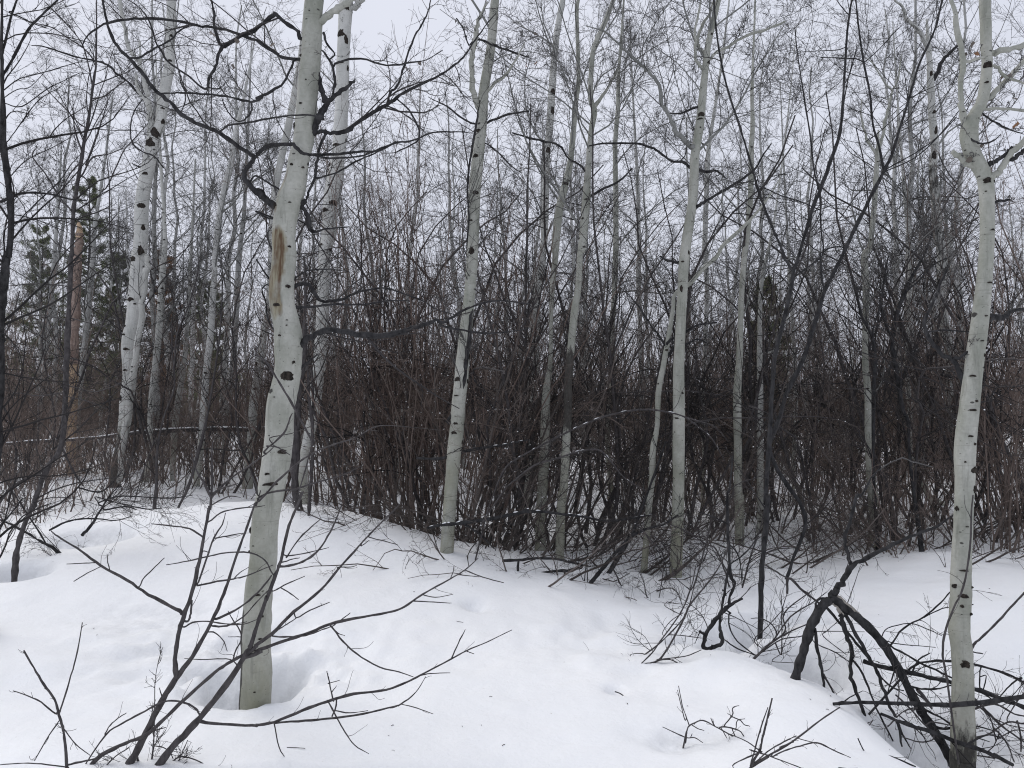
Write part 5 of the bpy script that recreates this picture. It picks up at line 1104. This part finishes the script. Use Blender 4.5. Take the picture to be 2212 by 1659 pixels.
def label_placed():
    buck = {}
    for (u, d, k, o) in PLACED:
        lu, ld, tag = min(LAND, key=lambda q: abs(q[0] - u))
        side = ('behind' if d > ld else 'in front of') if abs(u - lu) < 24 else ('left of' if u < lu else 'right of')
        buck.setdefault((KIND[k], side, tag), []).append((d, o))
    for (kd, side, tag), lst in buck.items():
        lst.sort(key=lambda q: q[0]); n = len(lst)
        for i, (d, o) in enumerate(lst):
            rk = '' if n == 1 else (['nearer', 'farther'][i] if n == 2 else (['nearest', 'second nearest', 'third nearest', 'fourth nearest', 'fifth nearest'][min(i, 4)] if i < n - 1 else 'farthest'))
            o['label'] = (rk + ' ' + kd + ' standing ' + side + ' the ' + tag).strip()
def at_u(u, d):
    q = P3(u, 900, d); return float(q[0]), float(q[1])
# the dense clump behind the mound
for (u, d, k, s) in [(690, 11.6, 1, .95), (770, 9.4, 0, .95), (835, 9.0, 0, 1.05), (890, 8.6, 1, 1.0), (925, 9.5, 0, 1.1), (950, 8.4, 2, 1.0), (1020, 8.3, 0, 1.0),
                    (1050, 9.0, 2, 1.1), (1085, 8.2, 3, 1.1), (1150, 8.9, 3, 1.1), (1330, 9.0, 3, .9), (1500, 10.4, 2, .85), 
                    (1240, 7.7, 3, .6), (1040, 7.6, 2, .7), (1350, 8.0, 3, .55), (1580, 7.9, 3, .5), (1660, 9.6, 2, .8), (1830, 9.5, 3, .85), (1870, 10.5, 2, .95), (1930, 9.3, 3, .85), (1975, 10.0, 2, 1.0),
                    (2010, 9.0, 3, .95), (2110, 8.8, 2, 1.0), (2190, 8.5, 2, 1.1), (2230, 9.4, 2, 1.1), (2170, 8.1, 1, .9), (2270, 8.6, 1, 1.1), (2130, 10.4, 1, 1.1), (1950, 8.1, 4, 1.0), (1890, 8.6, 4, 1.0), (2040, 8.2, 4, 1.0), (1780, 8.3, 4, .9)]:
    putu(u, d, k, s)
# left side, in front of the far log
for (u, d, k, s) in [(20, 9.5, 4, 1.2), (70, 10.5, 2, .8), (110, 9.2, 4, 1.1), (205, 10.6, 4, 1.2), (260, 11.2, 4, 1.1), (300, 12.2, 2, .8), (350, 11.0, 4, 1.0), (400, 12.6, 2, .85), (340, 14.0, 1, .8), (450, 13.6, 1, .85), (500, 12.0, 4, 1.0), (540, 13.5, 2, .9), (590, 12.0, 1, .85), (620, 13.0, 1, .95), (-30, 10.0, 2, .9), (30, 12.5, 1, .85), (-60, 8.4, 3, .7), (60, 8.2, 4, 1.0)]:
    putu(u, d, k, s)
_tk = 8
# tall crooked shrubs whose tops cross the sky
for (u, d, s) in [(765, 11.6, .95), (770, 10.4, 1.0), (830, 9.3, 1.0), (880, 10.2, 1.08), (930, 9.0, .95), (985, 10.0, 1.0), (1060, 9.2, .9), (1110, 10.3, 1.0), (1180, 9.0, .85), (1250, 10.0, .95), (1330, 9.4, .85), (1420, 10.6, .9), (1530, 9.6, .85), (1700, 10.5, .85), (1810, 9.8, .85),
                  (1960, 9.0, .95), (2040, 10.2, 1.0), (2120, 9.2, .95), (2180, 9.8, 1.05), (2240, 8.8, 1.0), (1120, 8.6, .8), (1210, 8.9, .85), (1290, 9.0, .9), (1375, 9.6, .9), (1480, 9.2, .85), (1570, 10.0, .95), (1630, 11, 1.0), (1770, 9.0, .8), (1900, 10, 1.0), (2010, 9.6, 1.0), (470, 12.5, 1.0), (360, 13, .95), (270, 13.5, .95), (80, 12.0, .9), (-10, 11.0, .95), (580, 12.0, 1.0)]:
    _tk = 15 - _tk; putu(u, d, _tk, s)
for (u, d, s, r) in [(1000, 8.0, 1.0, .1), (1085, 7.7, .85, .3), (1180, 8.4, .95, .2), (1310, 9.0, .95, .1), (1545, 9.0, .8, .2), (1905, 8.4, .85, 2.9), (2185, 9.3, 1.0, 2.8), (1740, 9.8, .9, .1)]:
    x, y = at_u(u, d); o = put(9, x, y, r, s)
    PLACED.append((u, d, 9, o)) if r < 1 else o.__setitem__('label', 'dark shrub leaning left over the snow ' + {1905: 'beside the three way split aspen', 2075: 'behind the forked foreground aspen', 2185: 'at the right edge'}[u])
    if r > 1: o['group'] = 'dark shrubs leaning left'
for (u, d, s) in [(930, 8.5, .8), (1010, 7.8, .8), (1060, 7.6, .95), (1120, 7.2, .8), (1185, 7.5, .95), (1250, 7.3, .8), (1320, 7.7, .9), (1395, 8.2, .85), (1500, 7.9, .8), (1570, 8.6, .9), (1700, 8.0, .8), (1850, 8.2, 1.0), (1960, 8.0, 1.0), (2030, 8.4, .9), (2180, 8.2, .9)]:
    putu(u, d, 10, s)
for (u, d, k, s) in [(1440, 12.2, 2, 1.0), (1500, 12.6, 1, .9), (1560, 12.0, 2, 1.0), (1620, 12.8, 1, .9), (1680, 12.2, 2, 1.0), (1750, 12.6, 1, .9), (1830, 12.2, 2, 1.0), (1920, 12.5, 1, .9), (1470, 11.2, 4, 1.3), (1590, 11.0, 4, 1.3), (1700, 11.3, 4, 1.3), (1800, 11.0, 4, 1.3)]:
    putu(u, d, k, s)
label_placed()
# filling brush
for i in range(55):
    d = rb.uniform(10.5, 16.5); u = rb.uniform(-250, 2460)
    if 95 < u < 225 or (600 < u < 725 and d < 12.5): continue
    if u < 620 and d < 14: d += 3
    x, y = at_u(u, d); o = put(int(rb.choice([0, 1, 2, 3, 4], p=[.2, .25, .25, .1, .2])), x, y, rb.uniform(0, 6.28), rb.uniform(.7, 1.0) * (0.85 if u < 620 else 1))
    o['label'] = 'brown shrub lost in the tangle deep in the middle thicket'; o['group'] = 'tangled shrubs of the middle thicket'
for i in range(190):
    d = 16 + 22 * (i / 190.0) ** 0.9 + rb.uniform(-.6, .6); u = rb.uniform(-330, 2540)
    x, y = at_u(u, d); put(5 + i % 2, x, y, rb.uniform(0, 6.28), rb.uniform(.6, .95) * (1 + 0.010 * (d - 16)))

for i in range(70):
    d = rb.uniform(12.8, 17.5); u = rb.uniform(640, 2450)
    x, y = at_u(u, d); put(5 + i % 2, x, y, rb.uniform(0, 6.28), rb.uniform(.6, .85))
for i in range(34):
    d = rb.uniform(14.5, 20); u = rb.uniform(-220, 640)
    x, y = at_u(u, d); put(5 + i % 2, x, y, rb.uniform(0, 6.28), rb.uniform(.6, .8))

# ------------------------------------------------------------------ background aspens
def far_aspen_proto(seed, h, name, label):
    rng = np.random.default_rng(seed)
    root = thing(name, label, 'tree', (0, 0, -60), 'background aspens')
    n = 16; t = np.linspace(0, 1, n)
    w = np.cumsum(rng.normal(0, 0.06, (n, 2)), 0) * h / 12 + rng.normal(0, 0.03, 2) * (t * h)[:, None]
    P = np.c_[w, -0.3 + t * h]; R = 0.085 * (1 - 0.82 * t) * h / 11
    mb = MB(); mb.tubes(P, R, 9); o = mb.build('trunk', M_PALE, root)
    p0, r0 = spawn(rng, P[None], R[None], 26, 0.26, 0.99, 0.8, 1, 8, 0.15, 0.07, 0.33, 0.006, absL=h * 0.165)
    for k in range(len(p0)):
        mb = MB(); mb.tubes(p0[k], r0[k], 4)
        if k < 7: mb.build('limb', M_LIMB, root)
    mb = MB(); mb.tubes(p0[7:], r0[7:], 4)
    p1, r1 = spawn(rng, p0, r0, 7, 0.15, 1, 0.75, 0.52, 7, 0.2, 0.06, 0.5, 0.004); mb.tubes(p1, r1, 3)
    p2, r2 = spawn(rng, p1, r1, 5, 0.15, 1, 0.75, 0.58, 5, 0.22, 0.06, 0.6, 0.003); mb.tubes(p2, r2, 3)
    p3, r3 = spawn(rng, p2, r2, 2.4, 0.2, 1, 0.7, 0.6, 4, 0.22, 0.06, 0.7, 0.0027); mb.tubes(p3, r3, 3)
    mb.build('twigs', M_GTWIG, root, kind='stuff')
    return root
FA = [far_aspen_proto(201 + k, [11, 9.5, 12.5, 8.5][k], 'background_aspen', 'slim bare aspen far back in the thicket, one of many alike') for k in range(4)]
fu = [False] * 4
rf_ = np.random.default_rng(5)
for i in range(112):
    d = 13.0 + 27 * (i / 112.0) ** 0.8 + rf_.uniform(-1, 1); u = rf_.uniform(-300, 2520)
    if d < 15 and u < 600: d += 4
    x, y = at_u(u, d); k = i % 4; z = 0.05; s = rf_.uniform(.75, 1.1)
    if not fu[k]:
        fu[k] = True; FA[k].location = (x, y, z); FA[k].rotation_euler = (0, 0, rf_.uniform(0, 6)); FA[k].scale = (s,) * 3; r = FA[k]
    else:
        r = copy_tree(FA[k], (x, y, z), rf_.uniform(0, 6.28), s)
    sh = rf_.uniform(.62, 1.0)
    for c in r.children: c.color = (sh, sh, sh * 1.02, 1)

# ------------------------------------------------------------------ conifers
def conifer(label, u, v, d, h, rad, seed, mat=M_NEEDLE, dens=1.0, bare=0.2, group='dark conifers behind the aspens', name='pine_tree'):
    rng = np.random.default_rng(seed)
    q = P3(u, v, d); p = np.array([q[0], q[1], 0.05])
    root = thing(name, label, 'tree', p, group)
    n = 14; t = np.linspace(0, 1, n)
    P = np.c_[np.cumsum(rng.normal(0, .02, (n, 2)), 0), -0.3 + t * h] + np.array([p[0], p[1], p[2]]); R = 0.13 * (1 - .93 * t) * h / 10
    mb = MB(); mb.tubes(P, R, 8); mb.build('trunk', M_STEM, root, p)
    nb = int(70 * dens)
    tt = bare + (1 - bare) * np.linspace(0, 0.985, nb); az = np.cumsum(rng.uniform(1.6, 2.9, nb))
    L = rad * (1.05 - tt) ** 0.7 * rng.uniform(.5, 1.15, nb) * 1.05 + 0.12
    st = np.stack([np.interp(tt, t, P[:, k]) for k in range(3)], -1)
    dv = np.stack([np.cos(az), np.sin(az), rng.uniform(-.25, .25, nb) + 0.35 * (tt - .4)], -1); dv = unit(dv)
    pts = [st]; cur = st
    for k in range(6):
        dv = unit(dv + np.array([0, 0, .10]) + rng.normal(0, .09, dv.shape)); cur = cur + dv * (L / 6)[:, None]; pts.append(cur)
    BP = np.stack(pts, 1); BR = (0.012 + 0.012 * L)[:, None] * np.linspace(1, .3, 7)[None]
    mb = MB(); mb.tubes(BP, BR, 4)
    sp, sr = spawn(rng, BP, BR, 8, .15, 1, .75, .38, 4, .14, .09, .5, .004); mb.tubes(sp, sr, 3)
    mb.build('boughs', M_STEM, root, p, kind='stuff')
    AP = np.concatenate([sp, resample_all(BP, 5)], 0)
    # needle tufts along the shoots
    seg = AP[:, 1:].reshape(-1, 3); dirs = unit(AP[:, 1:] - AP[:, :-1]).reshape(-1, 3)
    rep = 26; m = len(seg) * rep
    c = np.repeat(seg, rep, 0) + rng.normal(0, .03, (m, 3)); dd = unit(np.repeat(dirs, rep, 0) + rng.normal(0, .75, (m, 3))); sd = unit(np.cross(dd, rng.normal(0, 1, (m, 3))))
    ll = rng.uniform(.045, .085, m)[:, None]; ww = 0.008
    V = np.stack([c - sd * ww, c + sd * ww, c + dd * ll], 1).reshape(-1, 3)
    mb = MB(); mb.raw(V, None, np.arange(3 * m).reshape(-1, 3)); mb.build('needles', mat, root, p, flat=True, kind='stuff')
def resample_all(P, n):
    t = np.linspace(0, P.shape[1] - 1, n); i = np.minimum(t.astype(int), P.shape[1] - 2); a = (t - i)[None, :, None]
    return P[:, i] * (1 - a) + P[:, i + 1] * a
conifer('tall green pine rising above the brush behind the snag', 195, 900, 27, 9.6, 1.7, 301)
conifer('green pine left of the tall pine, partly hidden by grey stems', 85, 900, 29, 8.4, 1.8, 302)
conifer('shorter green pine between the tall pine and the stout scarred aspen', 262, 900, 30, 7.6, 1.7, 303)
conifer('small pine with rusty dead needles beside the stout scarred aspen', 350, 900, 26, 6.8, 0.9, 304, M_RUST, .7, .35, None, 'dead_pine')
conifer('green pine behind the smooth slanting aspen', 445, 900, 29, 6.4, 1.5, 305)
conifer('dark narrow spruce behind the two straight pale aspens right of centre', 1655, 900, 19, 4.9, 0.75, 306, M_NEEDLE, .8, .02, None, 'spruce_tree')

# ------------------------------------------------------------------ the wood beyond, one mass
rw = np.random.default_rng(9)
nw = 3600
d = rw.uniform(38, 62, nw); u = rw.uniform(-380, 2600, nw)
q = P3(u, np.full(nw, 900.0), d); hh = rw.uniform(2.0, 4.5, nw) * np.where(rw.random(nw) < .25, 1.8, 1)
n = 5; pos = np.c_[q[:, 0], q[:, 1], np.full(nw, -0.2)]; dv = unit(rw.normal(0, .16, (nw, 3)) + np.array([0, 0, 1])); pts = [pos]
for k in range(n):
    dv = unit(dv + rw.normal(0, .08, dv.shape)); pos = pos + dv * (hh / n)[:, None]; pts.append(pos)
P_ = np.stack(pts, 1); R_ = (rw.uniform(.02, .055, nw))[:, None] * np.linspace(1, .3, n + 1)[None]
mb = MB(); mb.tubes(P_, R_, 3)
p1, r1 = spawn(rw, P_, R_, 5, .1, 1, .6, .35, 3, .15, .03, .6, .01); mb.tubes(p1, r1, 3)
p2, r2 = spawn(rw, p1, r1, 1.3, .1, 1, .6, .5, 2, .15, .03, .7, .008); mb.tubes(p2, r2, 3)
fw = mb.build('far_woods', M_BROWN, kind='stuff')
fw['label'] = 'dim brown far woods closing off the view behind the thicket'; fw['category'] = 'woods'

# ------------------------------------------------------------------ litter on the snow
rl = np.random.default_rng(12)
mb = MB()
for i in range(70):
    y = 3.1 + 7.5 * rl.random() ** 1.3; x = rl.uniform(-.72, .72) * y; z = gz(x, y)
    a = rl.uniform(0, 6.28); l = rl.uniform(.003, .010) if rl.random() < .88 else rl.uniform(.015, .05); dx, dy = math.cos(a) * l, math.sin(a) * l
    P_ = np.array([(x - dx, y - dy, z + .001), (x + rl.normal(0, .1) * l, y, z + .004), (x + dx, y + dy, gz(x + dx, y + dy) + .002)])
    mb.tubes(P_, np.full(3, rl.uniform(.0008, .0022)), 3)
mb.build('bark_litter', M_STEM, kind='stuff')
